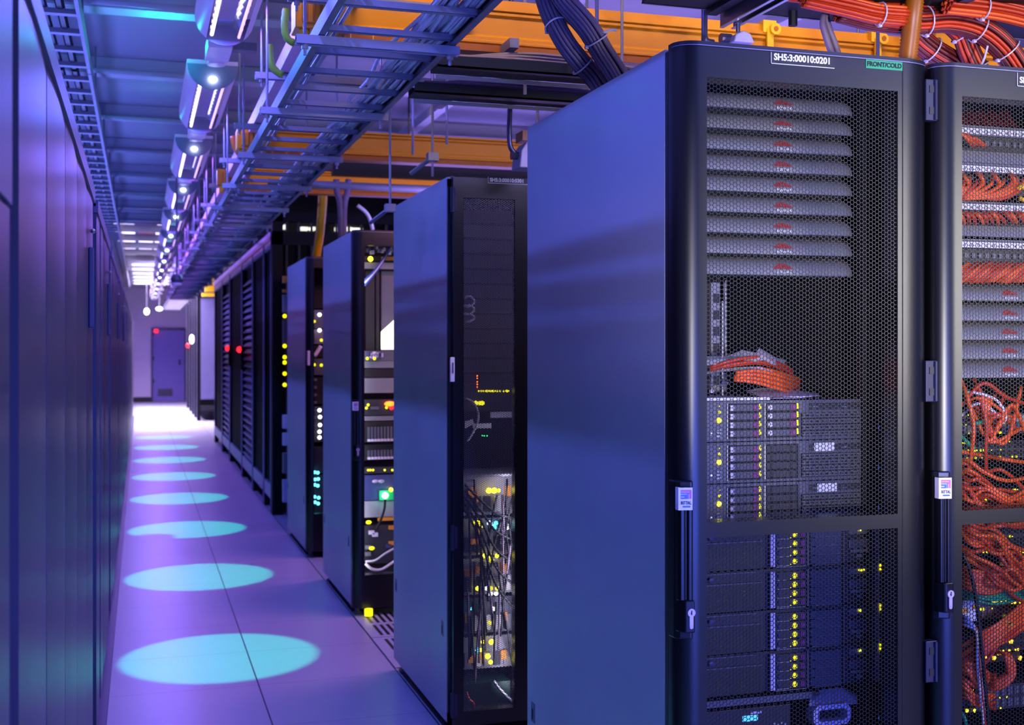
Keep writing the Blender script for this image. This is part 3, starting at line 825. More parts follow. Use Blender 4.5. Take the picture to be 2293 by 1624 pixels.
oc([P(2146, 972, GY-.03), P(2165, 990, GY-.05), P(2182, 1005, GY-.045)], 'green_cable', 'short green-booted cord lying across the dark switch', 'green cords')
oc([P(2180, 950, GY-.05), P(2190, 947, GY-.055), P(2198, 944, GY-.045)], 'green_cable', 'green plug on a cord in front of the grey switch', 'green cords')
# dense tangle 1030..1145
for q in range(24):
    a = rr.uniform(1005, 1135)
    oc([jp(2136, a, -.005, 4), jp(2165, a+rr.uniform(-5, 35), -.02-rr.uniform(0, .06), 5), jp(2205, a+rr.uniform(5, 60), -.02-rr.uniform(0, .07), 6), jp(2250, a+rr.uniform(10, 70), -.02-rr.uniform(0, .06), 6), jp(2305, a+rr.uniform(30, 70), -.01, 6)], label='orange cord in the dense tangle above the door crossbar', group='dense tangle above the crossbar')
# dense sweep 1175..1340
for q in range(21):
    a = rr.uniform(1160, 1240)
    oc([jp(2136, a, -.01, 4), jp(2180, a+rr.uniform(0, 40), -.02-rr.uniform(0, .07), 5), jp(2230, a+rr.uniform(20, 75), -.02-rr.uniform(0, .07), 6), jp(2270, a+rr.uniform(35, 105), -.02-rr.uniform(0, .06), 6), jp(2310, a+rr.uniform(70, 130), -.01, 6)], label='orange cord in the thick sweep below the door crossbar', group='thick sweep below the crossbar')
for q in range(14):
    a = 1262+q*3.5
    oc([jp(2138, a, -.01), jp(2170, a+16, -.05), jp(2215, a+20, -.06), jp(2265, a+8, -.05), jp(2310, a-10, -.02)], label='orange cord hanging in the shallow sag over the green cords', group='shallow sagging cords')
for q in range(9):
    a = 1286+q*6
    oc([jp(2138, a, 0), jp(2180, a+10, -.045), jp(2230, a+18, -.05), jp(2310, a+10-q, -.01)], 'green_cable', 'green cord running across under the sagging orange cords', 'green cords in a row', .0036)
for q in range(6):
    oc([jp(2140, 1380+q*4, 0), jp(2165, 1384+q*4, -.05), jp(2185+q*2, 1420, -.06), jp(2190+q*3, 1500, -.06), jp(2205+q*2, 1640, -.04)], 'red_cable' if q % 2 else 'white_cable', 'red or pale cord curving down in front of the lower switches', 'red and pale hanging cords', .0036)
for q in range(16):
    a = rr.uniform(1390, 1440)
    oc([jp(2140, a+rr.uniform(60, 90), -.01, 4), jp(2200, a+rr.uniform(20, 50), -.055, 5), jp(2250, a, -.055, 6), jp(2310, a-rr.uniform(20, 50), -.01, 5)], label='orange cord rising across the lower switches', group='rising lower cords')
for q in range(9):
    a = q*6
    oc([jp(2225, 1545-a*.4, -.045), jp(2252, 1535-a*.5, -.06), jp(2272-a*.3, 1505, -.065), jp(2262-a*.3, 1470, -.06), jp(2235, 1462, -.02)], label='orange cord bent into the round loop near the foot of the rack', group='round loop of cords')
for q in range(14):
    a = rr.uniform(1470, 1560)
    oc([jp(2138, a, -.01, 4), jp(2160, a+6, -.045, 4), jp(2185, a+rr.uniform(10, 40), -.05, 5), jp(2225, a+rr.uniform(20, 40), -.015, 5)], label='orange cord bunched at the hinge side near the foot of the rack', group='bunched lower cords')
o = oc([P(2155, 1240, GY-.07), P(2175, 1290, GY-.075), P(2190, 1380, GY-.075), P(2200, 1480, GY-.075), P(2215, 1640, GY-.07)], 'black_cable', 'single black cable hanging straight down over the orange cords', None, .0045)
oc([P(2152, 1596, GY-.03), P(2160, 1612, GY-.04), P(2166, 1640, GY-.03)], 'green_cable', 'green cord end hanging beside the yellow lights at the rack foot', 'green cords')
# amber-tagged white module and yellow tags
o = MB().box(gb(2150, 1350).x, gb(2186, 1350).x, GY-.01, GY+.02, ZV(2165, 1390, GY), ZV(2165, 1343, GY)).build('cable_manager', 'label_white'); tag(o, 'white perforated cable manager beside the amber lights', 'cable manager')
for q, (u, v) in enumerate(((2245, 1262), (2160, 1368), (2182, 1360), (2262, 1400), (2255, 1395))):
    p = P(u, v, GY-.055)
    o = MB().box(p.x-.008, p.x+.008, p.y-.002, p.y, p.z-.005, p.z+.006).build('cord_tag', 'tag_amber')
    tag(o, ['amber tag on the sagging cords', 'lower amber tag on the white cable manager', 'upper amber tag on the white cable manager', 'amber tag above the orange lights', 'amber tag beside the rising cords'][q], 'tag', 'amber cord tags')
# ================================================================ rows behind
def hexround(mb, x0, x1, z0, z1, y, pitch, wire): return hexsheet(mb, x0, x1, z0, z1, y, pitch, wire, 0.0)
# ---------------------------------------------------------------- second row: split perforated door
YF2, D2, H2 = 4.224, .958, 2.05
r2 = thing('server_rack', 'black rack with split perforated doors tagged 0301, behind the first row', 'rack', (EX+.3, YF2+D2/2, 0), 'racks of the rows behind')
rack_shell(r2, EX, YF2, D2, H2, .62, gear_y=4.33)
yd = YF2 - .054
d = MB()
xa, xb, xe = 1.078, 1.116, 1.311
zb_, zt_ = .101, 1.966
def leaf(x0, xo0, xo1, x1):
    m = MB()
    m.box(x0, xo0, yd, YF2-.018, .05, H2-.01); m.box(xo1, x1, yd, YF2-.018, .05, H2-.01)
    m.box(xo0, xo1, yd, YF2-.018, .05, zb_); m.box(xo0, xo1, yd, YF2-.018, zt_, H2-.01)
    e = m.build('door', 'door_black', r2)
    hm = MB(); hexround(hm, xo0, xo1, zb_, zt_, yd+.004, .0073, .0021)
    hm.build('perforated_mesh', 'mesh_grey', e)
    return e
dl = leaf(xa, xb, xe, 1.368); dr = leaf(1.371, 1.42, 1.62, 1.672)
for v in (447, 1205, 1580):
    z = ZV(1008, v, yd)
    h = MB().cyl((1.0735, yd-.004, z-.045), (1.0735, yd-.004, z+.045), .008, 10).box(1.074, 1.092, yd-.004, yd, z-.04, z+.04).build('hinge', 'hinge_violet', r2)
MB().box(P(1008, 820, yd).x-.003, P(1016, 820, yd).x, yd-.012, yd, ZV(1012, 855, yd), ZV(1012, 800, yd)).build('door_latch', 'badge_white', r2, bevel=.002)
MB().box(P(1008, 820, yd).x+.004, P(1013, 820, yd).x, yd-.015, yd-.011, ZV(1012, 835, yd), ZV(1012, 812, yd)).build('latch_slot', 'server_grey', r2)
a = P(1092, 396, yd); b = P(1181, 413, yd)
pl = MB().box(a.x, b.x+.02, yd-.0015, yd, b.z-.002, a.z).build('name_plate', 'label_black', r2)
MB().box(a.x, a.x+.0018, yd-.0022, yd-.001, b.z-.002, a.z).box(a.x, b.x+.02, yd-.0022, yd-.001, b.z-.002, b.z).build('plate_edge', 'label_white', pl)
text('plate_lettering', 'SH5:3:00010:0301', (a.x+.007, yd-.002, b.z+.0045), .0190, 'white_print', pl, bold=.0005, sx=.94)
Y2 = 4.34
X2 = lambda u: UX(u, Y2)
ga, gb2 = 1.10, 1.64
for k in range(13):
    v = 497 + 33.5*k
    z = ZV(1080, v, Y2)
    t = MB().box(ga, gb2, Y2-.004, Y2+.03, z-.003, z+.001).box(ga, gb2, Y2+.02, Y2+.024, z, z+.045).build('blanking_plate', 'server_dark')
    tag(t, '%s of thirteen dark blank plates behind the split door' % (ORD + ['lowest'])[k], 'panel', 'dark blanking plates of the rack tagged 0301')
t = thing('media_converter', 'dark unit with yellow dot lights behind the perforated door', 'network unit', (1.3, Y2, 1.25))
MB().box(ga, gb2, Y2, Y2+.3, ZV(1090, 920, Y2), ZV(1090, 860, Y2)).build('unit_case', 'server_dark', t)
for u in (1071, 1077, 1082, 1089, 1094, 1098, 1103, 1108, 1113, 1119, 1127, 1134, 1138): led(t, P(u, 876, Y2-.01), .0034 + .0016*(u in (1089, 1103, 1134)), 'led_yellow')
for v in (842, 848, 855, 861, 867): led(t, P(1068, v, Y2-.01), .0025, 'led_orange')
led(t, P(1065, 903, Y2-.02), .009, 'led_yellow'); led(t, P(1077, 903, Y2-.02), .009, 'led_yellow', sq=(1.6, .5, 1))
for u in (1079, 1084, 1090): led(t, P(u, 976, Y2-.01), .0022, 'led_green')
for k, (u0, v0, u1, v1, lb) in enumerate(((1098, 923, 1146, 935, 'white paper label behind the mesh, beside the yellow lights'), (1058, 949, 1099, 959, 'white paper label behind the mesh, below the wider one'))):
    a = P(u0, v0, Y2-.015); b = P(u1, v1, Y2-.015)
    tag(MB().box(a.x, b.x, Y2-.017, Y2-.014, b.z, a.z).build('paper_label', 'label_white'), lb, 'label')
a = P(1041, 957, Y2-.03)
tag(MB().add([P(1040, 944, Y2-.03), P(1040, 960, Y2-.03), P(1062, 950, Y2-.03), P(1058, 939, Y2-.03)], [(0, 1, 2, 3)]).add([P(1040, 944, Y2-.028), P(1040, 960, Y2-.028), P(1062, 950, Y2-.028), P(1058, 939, Y2-.028)], [(3, 2, 1, 0)]).build('paper_tag', 'label_white'), 'tilted white tag hanging at the hinge side behind the mesh', 'label')
cord('white_cable', [P(1042, 893, Y2-.03), P(1060, 902, Y2-.04), P(1070, 925, Y2-.04), P(1068, 950, Y2-.04), P(1055, 975, Y2-.04), P(1046, 988, Y2-.03)], .0045, 'white_cable', 'white cord curving down from the yellow light behind the mesh', None)
for k in range(3):
    cord('white_cable', [P(1038, 668+18*k, Y2-.02), P(1052, 664+20*k, Y2-.03), P(1062, 676+18*k, Y2-.03), P(1050, 688+16*k, Y2-.03), P(1040, 684+18*k, Y2-.02)], .004, 'white_cable', '%s curled white cord at the hinge side behind the upper mesh' % NTH[k], 'curled white cords')
o = MB().box(ga, gb2, Y2-.02, Y2+.2, ZV(1090, 1067, Y2), ZV(1090, 1062, Y2)).build('shelf_plate', 'zinc'); tag(o, 'pale shelf edge across the perforated door above the tagged power units', 'shelf')
# lower power units: pale perforated faces with amber tags, white and yellow lights, black cords
vs = [1068, 1160, 1250, 1338, 1425, 1505]
rr2 = random.Random(5)
for k in range(5):
    z1, z0 = ZV(1095, vs[k]+2, Y2), ZV(1095, vs[k+1]-6, Y2)
    t = thing('power_unit', '%s of five pale amber-tagged units behind the split door' % ORD[k], 'power unit', (1.3, Y2, z0), 'amber tagged power units')
    MB().box(ga, gb2, Y2+.02, Y2+.35, z0, z1).build('unit_case', ['zinc_pale', 'zinc', 'zinc_pale', 'server_grey', 'zinc'][k], t)
    h = z1 - z0
    for q, (u, w) in enumerate(((1048, 20), (1127, 13), (1070, 9))):
        uu = u + rr2.uniform(-6, 6); f = rr2.uniform(.12, .6)
        MB().box(X2(uu), X2(uu+w), Y2+.012, Y2+.021, z0+h*f, z0+h*(f+rr2.uniform(.14, .3))).build('amber_tag', 'tag_amber', t)
    for q in range(5):
        uu = 1042 + q*22; 
        MB().box(X2(uu), X2(uu+15), Y2+.014, Y2+.021, z0+h*.08, z0+h*.5).build('outlet_block', rr2.choice(['server_dark', 'cavity', 'label_white', 'zinc']), t)
for k, (v, us) in enumerate(((1099, (1094, 1106, 1116)), (1172, (1061, 1069, 1096, 1110)), (1180, (1075, 1106, 1136)), (1245, (1084, 1098, 1112)), (1255, (1100,)), (1318, (1069, 1090, 1099, 1113)), (1330, (1098, 1110)), (1364, (1104, 1058)), (1395, (1096,)), (1438, (1081, 1100)), (1456, (1070, 1074)), (1470, (1090, 1092)), (1483, (1098,)), (1483, (1149,)))):
    for q, u in enumerate(us):
        hot = (u + v) % 3 == 0
        c = ['led_white', 'led_yellow_hot', 'led_cyan', 'led_yellow'][(u*3 + v) % 4]
        if v >= 1430 or v == 1245: c = 'led_yellow_hot' if u not in (1070,) else 'led_cyan'
        o = MB().ball(P(u, v, Y2-.012), .0085 if not hot else .011, 0, 8, (1, .6, 1)).build('indicator_light', c, None, smooth=True)
        tag(o, {'led_white': 'white', 'led_cyan': 'cyan'}.get(c, 'yellow') + ' indicator light glowing among the black cords of the tagged power units', 'light', {'led_white': 'white', 'led_cyan': 'cyan'}.get(c, 'yellow') + ' lights among the tagged power units')
for q in range(34):
    u = rr2.uniform(1042, 1150); v0 = rr2.choice([1075, 1110, 1165, 1200, 1260, 1300, 1350])
    dx = rr2.uniform(-26, 26)
    cord('power_cable', [P(u, v0, Y2+.02), P(u+dx*.2, v0+20, Y2-.03), P(u+dx*.6, v0+70, Y2-.035), P(u+dx, v0+rr2.uniform(110, 190), Y2-.02)], .0042, rr2.choice(['black_cable', 'black_cable', 'frame_dark', 'slate_cable']), 'black power cord hanging across the tagged units behind the mesh', 'black power cords of the second row', k=5, n=5)
for q in range(5):
    cord('power_cable', [P(1040, 1085+q*14, Y2-.03), P(1075, 1120+q*22, Y2-.04), P(1110, 1150+q*40, Y2-.04), P(1150, 1160+q*50, Y2-.03)], .005, 'black_cable', 'black cord slanting across all the tagged units', 'slanting black cords', k=5, n=5)
o = MB().box(ga, 1.34, Y2-.02, Y2+.5, ZV(1095, 1590, Y2), ZV(1095, 1525, Y2)).build('base_board', 'pcb_green'); tag(o, 'dark green board at the foot of the second rack row', 'board')
cord('orange_cable', [P(1044, 1550, Y2-.03), P(1050, 1566, Y2-.04), P(1060, 1576, Y2-.04), P(1062, 1600, Y2-.03)], .004, 'orange_cable', 'small orange cord end in front of the dark green board', None)
cord('grey_cable', [P(1105, 1525, Y2-.03), P(1120, 1545, Y2-.04), P(1150, 1575, Y2-.03)], .005, 'grey_cable', 'grey cord lying over the dark green board', None)

# ---------------------------------------------------------------- third row: glazed door with swing handle
YF3, D3, H3 = 6.308, 1.009, 2.045
r3 = thing('server_rack', 'rack with clear door and swing handle in the third row, wires hanging inside', 'rack', (EX+.3, YF3+D3/2, 0), 'racks of the rows behind')
rack_shell(r3, EX, YF3, D3, H3, .622, gear_y=6.42)
d3 = curved_door(r3, EX, YF3, H3, .622, 1.128, 1.60, [(.22, 1.965)])
swing_handle(d3, EX, YF3, ZV(796, 895, YF3-.07), .32, dx=.004)
MB().box(1.128, 1.60, YF3-.064, YF3-.061, .22, 1.965).build('glass_pane', 'lens_clear', d3)
Y3 = 6.42
X3 = lambda u: UX(u, Y3)
a3, b3 = 1.10, 1.62
def unit3(v0, v1, mname, label, name='rack_unit', cat='rack unit', dy=0.0):
    t = thing(name, label, cat, (1.36, Y3, ZV(850, v1, Y3)))
    MB().box(a3, b3, Y3+dy, Y3+.4, ZV(850, v1, Y3), ZV(850, v0, Y3)).build('unit_case', mname, t)
    return t
t = unit3(548, 566, 'server_dark', 'dark unit with tangled blue and white wires at the top of the third row rack')
for q in range(14):
    p = P(822+q*4.2, 548+RN.uniform(0, 18), Y3-.01); MB().box(p.x-.006, p.x+.006, Y3-.02, Y3+.002, p.z-.012, p.z+.008).build('wire_plug', RN.choice(['drive_pale', 'zinc', 'knob_blue', 'white_cable']), t)
led(t, P(829, 580, Y3-.02), .014, 'led_yellow_hot')
t2 = unit3(574, 584, 'cavity', 'dark slot with amber cord plugs below the blue wires')
for q in range(7): p = P(856+q*3.6, 580, Y3); MB().box(p.x-.006, p.x+.006, Y3-.015, Y3, p.z-.008, p.z+.012).build('amber_plug', 'tag_amber', t2)
unit3(588, 602, 'zinc', 'pale perforated shelf front below the amber plugs')
t = thing('cable_duct', 'tall dark vertical duct inside the third row rack', 'duct', (1.2, Y3+.1, 1.3))
MB().box(X3(822), X3(842), Y3+.05, Y3+.2, ZV(850, 785, Y3), ZV(850, 606, Y3)).box(X3(845), X3(852), Y3+.04, Y3+.2, ZV(850, 785, Y3), ZV(850, 606, Y3)).build('duct_wall', 'frame_dark', t)
MB().box(X3(858), X3(888), Y3+.06, Y3+.1, ZV(850, 785, Y3), ZV(850, 606, Y3)).build('duct_mesh', 'server_grey', t)
p4 = [P(853.5, 783, Y3-.005), P(886, 783, Y3-.005), P(886, 712, Y3-.005), P(881, 718, Y3-.005), P(853.5, 743, Y3-.005)]
m = MB(); m.add(p4, [(0, 1, 2, 3, 4)]); m.add([p + Vector((0, .01, 0)) for p in p4], [(4, 3, 2, 1, 0)])
tag(m.build('lit_opening', 'lit_window'), 'bright white lit opening seen through the third row rack', 'opening')
t = unit3(786, 808, 'server_grey', 'grey unit with violet plugs and two round yellow lights')
for q in range(8): p = P(824+q*4, 796+RN.uniform(-4, 4), Y3); MB().box(p.x-.008, p.x+.008, Y3-.03, Y3, p.z-.01, p.z+.012).build('violet_plug', RN.choice(['strip_pale', 'knob_blue', 'drive_pale']), t)
led(t, P(822, 803, Y3-.03), .0085, 'led_yellow'); led(t, P(838, 803, Y3-.03), .0085, 'led_yellow')
unit3(809, 824, 'zinc', 'pale mesh-fronted unit under the violet plugs')
unit3(826, 845, 'cavity', 'empty dark slot above the second pale mesh unit')
unit3(847, 880, 'zinc', 'second pale mesh-fronted unit of the third row rack')
t = unit3(895, 930, 'server_dark', 'dark unit with glowing red lamp and yellow lights in the third row rack')
led(t, P(872, 904.5, Y3-.03), .020, 'led_orange', sq=(1.5, .5, .7))
led(t, P(876, 913, Y3-.02), .013, 'led_red')
for u, v in ((824, 907), (820, 914), (865, 913)): led(t, P(u, v, Y3-.02), .0075, 'led_yellow')
MB().box(X3(829), X3(848), Y3-.008, Y3, ZV(840, 917, Y3), ZV(840, 911, Y3)).build('port_row', 'server_grey', t)
unit3(932, 942, 'zinc', 'plain violet-grey filler below the red lamp unit')
for k, (v0, v1) in enumerate(((944, 990), (996, 1030))):
    t = unit3(v0, v1, 'cavity', '%s dark card cage with a row of pale ejector tabs in the third row rack' % ('upper', 'lower')[k], 'card_cage', 'card cage')
    for q in range(11):
        x = X3(822+7.2*q)
        MB().box(x, x+.012, Y3-.01, Y3, ZV(850, v1-7, Y3), ZV(850, v0+12, Y3)).build('card_edge', 'server_grey', t)
        MB().box(x, x+.015, Y3-.02, Y3, ZV(850, v1-2, Y3), ZV(850, v1-7, Y3)).build('ejector_tab', 'drive_pale', t)
t = unit3(1046, 1060, 'server_dark', 'thin switch with four round yellow lights in the third row rack')
for u in (824, 829, 835, 861, 878): led(t, P(u, 1053, Y3-.02), .0062, 'led_yellow')
t = unit3(1064, 1120, 'knob_blue', 'blue-lit unit with the brilliant green lamp in the third row rack')
led(t, P(862, 1110, Y3-.04), .018, 'led_green_hot')
led(t, P(875, 1097, Y3-.03), .011, 'led_yellow_hot')
for u in (840, 853): MB().ball(P(u, 1078, Y3-.03), .013, 0, 8, (1.4, .6, .7)).build('pale_plug', 'drive_pale', t)
MB().box(X3(848), X3(888), Y3-.012, Y3, ZV(860, 1120, Y3), ZV(860, 1098, Y3)).build('green_face', 'green_cable', t)
t = unit3(1122, 1158, 'zinc_pale', 'pale unit with an amber strip under the green lamp')
MB().box(X3(845), X3(890), Y3-.01, Y3, ZV(860, 1166, Y3), ZV(860, 1159, Y3)).build('amber_strip', 'tag_amber', t)
t = unit3(1176, 1262, 'server_dark', 'dark unit with pale plugs and amber marks low in the third row rack')
for u, v, c in ((830, 1192, 'drive_pale'), (838, 1197, 'drive_pale'), (822, 1225, 'zinc'), (875, 1181, 'tag_amber'), (875, 1216, 'tag_amber'), (822, 1240, 'zinc'), (868, 1222, 'knob_blue')):
    p = P(u, v, Y3); MB().box(p.x-.014, p.x+.016, Y3-.02, Y3, p.z-.01, p.z+.010).build('plug', c, t)
led(t, P(825, 1170, Y3-.03), .0105, 'led_yellow', sq=(1.5, .5, 1)); led(t, P(832, 1228, Y3-.03), .0105, 'led_yellow', sq=(1.5, .5, 1))
o = MB().box(a3, b3, Y3-.02, Y3+.4, ZV(850, 1296, Y3), ZV(850, 1287, Y3)).build('shelf_plate', 'zinc_pale'); tag(o, 'pale pink-lit shelf at the foot of the third row rack', 'shelf')
cord('grey_cable', [P(818, 1262, Y3-.04), P(828, 1272, Y3-.05), P(842, 1277, Y3-.05), P(858, 1274, Y3-.05), P(885, 1256, Y3-.04)], .008, 'grey_cable', 'thick grey cord sagging above the pale shelf of the third row rack', None)
cord('grey_cable', [P(818, 1258, Y3-.03), P(840, 1255, Y3-.04), P(862, 1240, Y3-.04), P(888, 1225, Y3-.03)], .006, 'grey_cable', 'thinner grey cord rising behind the thick sagging one', None)
for q in range(3): cord('blue_cable', [P(816, 640-6*q, Y3-.04), P(835, 618-4*q, Y3-.05), P(855, 590-3*q, Y3-.05), P(880, 545+3*q, Y3-.04)], .006, ['blue_cable', 'white_cable', 'blue_cable'][q], 'blue or white twisted wire slanting across the top of the third row rack', 'twisted wires of the third row')
cord('black_cable', [P(862, 1118, Y3-.05), P(860, 1140, Y3-.05), P(852, 1165, Y3-.05), P(842, 1185, Y3-.04)], .007, 'black_cable', 'black cord hanging from the brilliant green lamp', None)
o = MB().cyl(P(825, 1379, 6.2) , P(825, 1364, 6.2), .022, 12).build('floor_stopper', 'led_yellow'); tag(o, 'bright yellow stopper at the foot of the third row rack', 'stopper')  # brightness put in as glow; the stopper is no lamp

# ---------------------------------------------------------------- fourth row
YF4, D4, H4 = 8.148, 1.035, 2.04
r4 = thing('server_rack', 'rack with glazed door in the fourth row, white and cyan lights inside', 'rack', (EX+.3, YF4+D4/2, 0), 'racks of the rows behind')
rack_shell(r4, EX, YF4, D4, H4, .622, gear_y=8.26)
d4 = curved_door(r4, EX, YF4, H4, .622, 1.118, 1.60, [(.30, 1.965)])
MB().box(P(687, 810, YF4-.06).x, P(691.5, 810, YF4-.06).x, YF4-.10, YF4-.05, ZV(688, 818, YF4), ZV(688, 786, YF4)).build('door_latch', 'badge_white', d4, bevel=.003)
Y4 = 8.27
for k, (v0, v1, mname) in enumerate(((600, 690, 'cavity'), (694, 735, 'server_grey'), (738, 770, 'zinc'), (774, 800, 'cavity'), (803, 840, 'server_grey'), (845, 905, 'cavity'), (910, 990, 'server_dark'), (1000, 1060, 'server_dark'), (1064, 1120, 'server_dark'), (1124, 1185, 'server_dark'))):
    t = MB().box(1.10, 1.62, Y4, Y4+.4, ZV(710, v1, Y4), ZV(710, v0, Y4)).build('rack_unit', mname); tag(t, '%s of ten units behind the glazed fourth row door' % ORD[k], 'rack unit', 'units of the fourth row rack')
def dots(lst, mname, r, label, group, Y=8.22, name='indicator_light'):
    for u, v in lst:
        tag(MB().ball(P(u, v, Y), r, 0, 8, (1, .6, 1)).build(name, mname, None, smooth=True), label, 'light', group)
dots([(715, 705), (715, 740), (715, 919), (716, 934), (716, 952), (715, 967), (715, 980)], 'led_white', .013, 'round white light in the column inside the fourth row rack', 'white lights of the fourth row')
dots([(704, 1058), (705, 1074), (704, 1086), (704, 1113), (705, 1125), (704, 1158), (705, 1172), (711, 1059), (712, 1073), (711, 1088), (713, 1115), (712, 1128)], 'led_cyan', .011, 'cyan light twinkling low inside the fourth row rack', 'cyan lights of the fourth row')
dots([(703, 720), (719, 762), (703, 817), (719, 818)], 'led_yellow', .010, 'small yellow light inside the fourth row rack', 'yellow lights of the fourth row')
cord('white_cable', [P(703, 798, 8.2), P(710, 788, 8.2), P(718, 775, 8.2)], .014, 'white_cable', 'white cord bent inside the fourth row rack', None)
for q in range(8):
    o = MB().box(UX(702, 8.24), UX(708, 8.24), 8.22, 8.26, ZV(705, 853+17*q, 8.24), ZV(705, 848+17*q, 8.24)); tag(o.build('unit_clip', 'zinc'), '%s of eight small pale clips down the fourth row rack' % ORD[q], 'clip', 'clips of the fourth row')

# ---------------------------------------------------------------- fifth row glimpsed between the fourth rack and the dark cage
Y5 = 9.42
t = thing('server_rack', 'dark open rack glimpsed past the fourth row, yellow lights stacked in it', 'rack', (1.45, 9.8, 0), 'racks of the rows behind')
MB().box(1.16, 1.76, Y5+.05, Y5+.70, .05, 2.04).build('rack_body', 'cavity', t)
MB().box(1.16, 1.19, Y5, Y5+.05, 0, 2.04).box(1.73, 1.76, Y5, Y5+.05, 0, 2.04).box(1.19, 1.73, Y5, Y5+.05, 0, .08).box(1.19, 1.73, Y5, Y5+.05, 1.98, 2.04).build('rack_frame', 'frame_dark', t)
for v in (708, 775, 800, 812, 837, 862): led(t, P(637, v, Y5-.02), .016, 'led_yellow')
for v0, v1, c in ((618, 634, 'tag_amber'), (648, 655, 'tag_amber'), (660, 700, 'zinc'), (715, 770, 'server_grey'), (930, 960, 'label_white'), (970, 998, 'label_white'), (1015, 1060, 'zinc'), (1075, 1125, 'strip_pale')):
    MB().box(UX(633, Y5), UX(645, Y5), Y5-.01, Y5+.05, ZV(638, v1, Y5), ZV(638, v0, Y5)).build('unit_face', c, t)
# ================================================================ the room
ZC = 3.02
XW0, XW1, YW0, YW1 = -1.3, 9.0, -3.0, 33.0
struct(MB().box(XW0, XW1, YW0, YW1, -.06, 0).build('floor', 'floor_tile'))
m = MB().box(XW0, XW1, YW0, YW1, ZC, ZC+.06)
struct(m.build('ceiling', 'ceiling_deck'))
struct(MB().box(XW0, XW1, YW1-.1, YW1, 0, ZC).build('wall_back', 'wall_paint'))
struct(MB().box(XW0-.1, XW0, YW0, YW1, 0, ZC).build('wall_left', 'wall_paint'))
yb = 32.9
struct(MB().box(-.45, UX(341, yb), yb-.03, yb, 0, .13).build('baseboard_back', 'base_black'))
dr = thing('door_1', 'violet steel door in the far wall at the end of the aisle', 'door', (UX(376, yb), yb, 0)); dr['kind'] = 'structure'
dx0, dx1 = UX(342, yb), UX(412, yb); dz = ZV(376, 740, yb)
MB().box(dx0, dx1, yb-.05, yb-.005, .01, dz).build('door_leaf', 'door_paint', dr)
MB().box(dx0-.05, dx0, yb-.07, yb, 0, dz+.06).box(dx1, dx1+.05, yb-.07, yb, 0, dz+.06).box(dx0, dx1, yb-.07, yb, dz, dz+.06).build('door_frame', 'cab_steel', dr)
MB().box(dx1-.14, dx1-.10, yb-.10, yb-.05, .98, 1.12).build('door_handle', 'base_black', dr)
for zz in (.5, 1.1, 1.75): MB().box(dx0-.01, dx0+.03, yb-.06, yb-.045, zz, zz+.1).build('door_hinge', 'base_black', dr)
MB().box(dx0+.12, dx0+.5, yb-.055, yb-.05, .15, .35).build('kick_vent', 'cab_steel', dr)
o = MB().box(UX(345, yb), UX(353, yb), yb-.12, yb-.05, ZV(350, 745, yb), ZV(350, 738, yb)).build('exit_lamp', 'led_red'); tag(o, 'small red lamp at the top corner of the far door', 'lamp')

# ceiling cross beams
b0 = None
for k in range(20):
    y = 4.30 + 1.32*k
    lab = '%s ceiling cross beam along the aisle, counted from the camera end' % NTH[k]
    if b0 is None:
        b0 = thing('ceiling_beam', lab, 'beam', (2.5, y, ZC-.09), 'ceiling cross beams')
        MB().box(-1.25, 8.9, y-.035, y+.035, ZC-.085, ZC-.001).build('beam_web', 'beam_paint', b0)
        MB().box(-1.25, 8.9, y-.06, y+.06, ZC-.092, ZC-.083).build('beam_flange', 'beam_paint', b0)
    else: dup(b0, Vector((2.5, y, ZC-.09)), lab)
l0 = None
for k, (x, lab) in enumerate(((1.75, 'long pale ceiling rail running lengthwise over the rack rows'), (2.75, 'second long ceiling rail, further over the racks'))):
    o = MB().box(x-.03, x+.03, 2, 30, ZC-.15, ZC-.093).build('ceiling_rail', 'beam_paint'); tag(o, lab, 'rail')
# thin cross pipes beneath the ceiling at the aisle side
for k in range(8):
    y = 5.0 + 1.32*k
    o = MB().tube([(-1.2, y+.3, ZC-.14), (.25, y+.3, ZC-.14)], .014, 8).build('ceiling_conduit', 'beam_paint', None, True); tag(o, '%s thin conduit crossing the ceiling between the cross beams' % NTH[k], 'conduit', 'thin ceiling conduits')
# luminous ceiling panels far down the aisle
n = 0
for k in range(8, 15):
    y = 4.30 + 1.32*k
    for j, (xa, xb) in enumerate(((-.33, -.08), (-.03, .17), (.20, .36))):
        red = (j == 1 and k in (8, 9, 12, 13))
        o = MB().box(xa, xb, y+.12, y+1.15, ZC-.012, ZC-.002).build('ceiling_luminaire', 'light_red' if red else 'light_panel')
        tag(o, '%s ceiling panel beside the aisle lamps, in the %s lit bay' % (('outer', 'middle', 'inner')[j] + (' dim red' if red else ' bright white'), NTH[k-8]), 'light panel', 'luminous panels of the far ceiling')

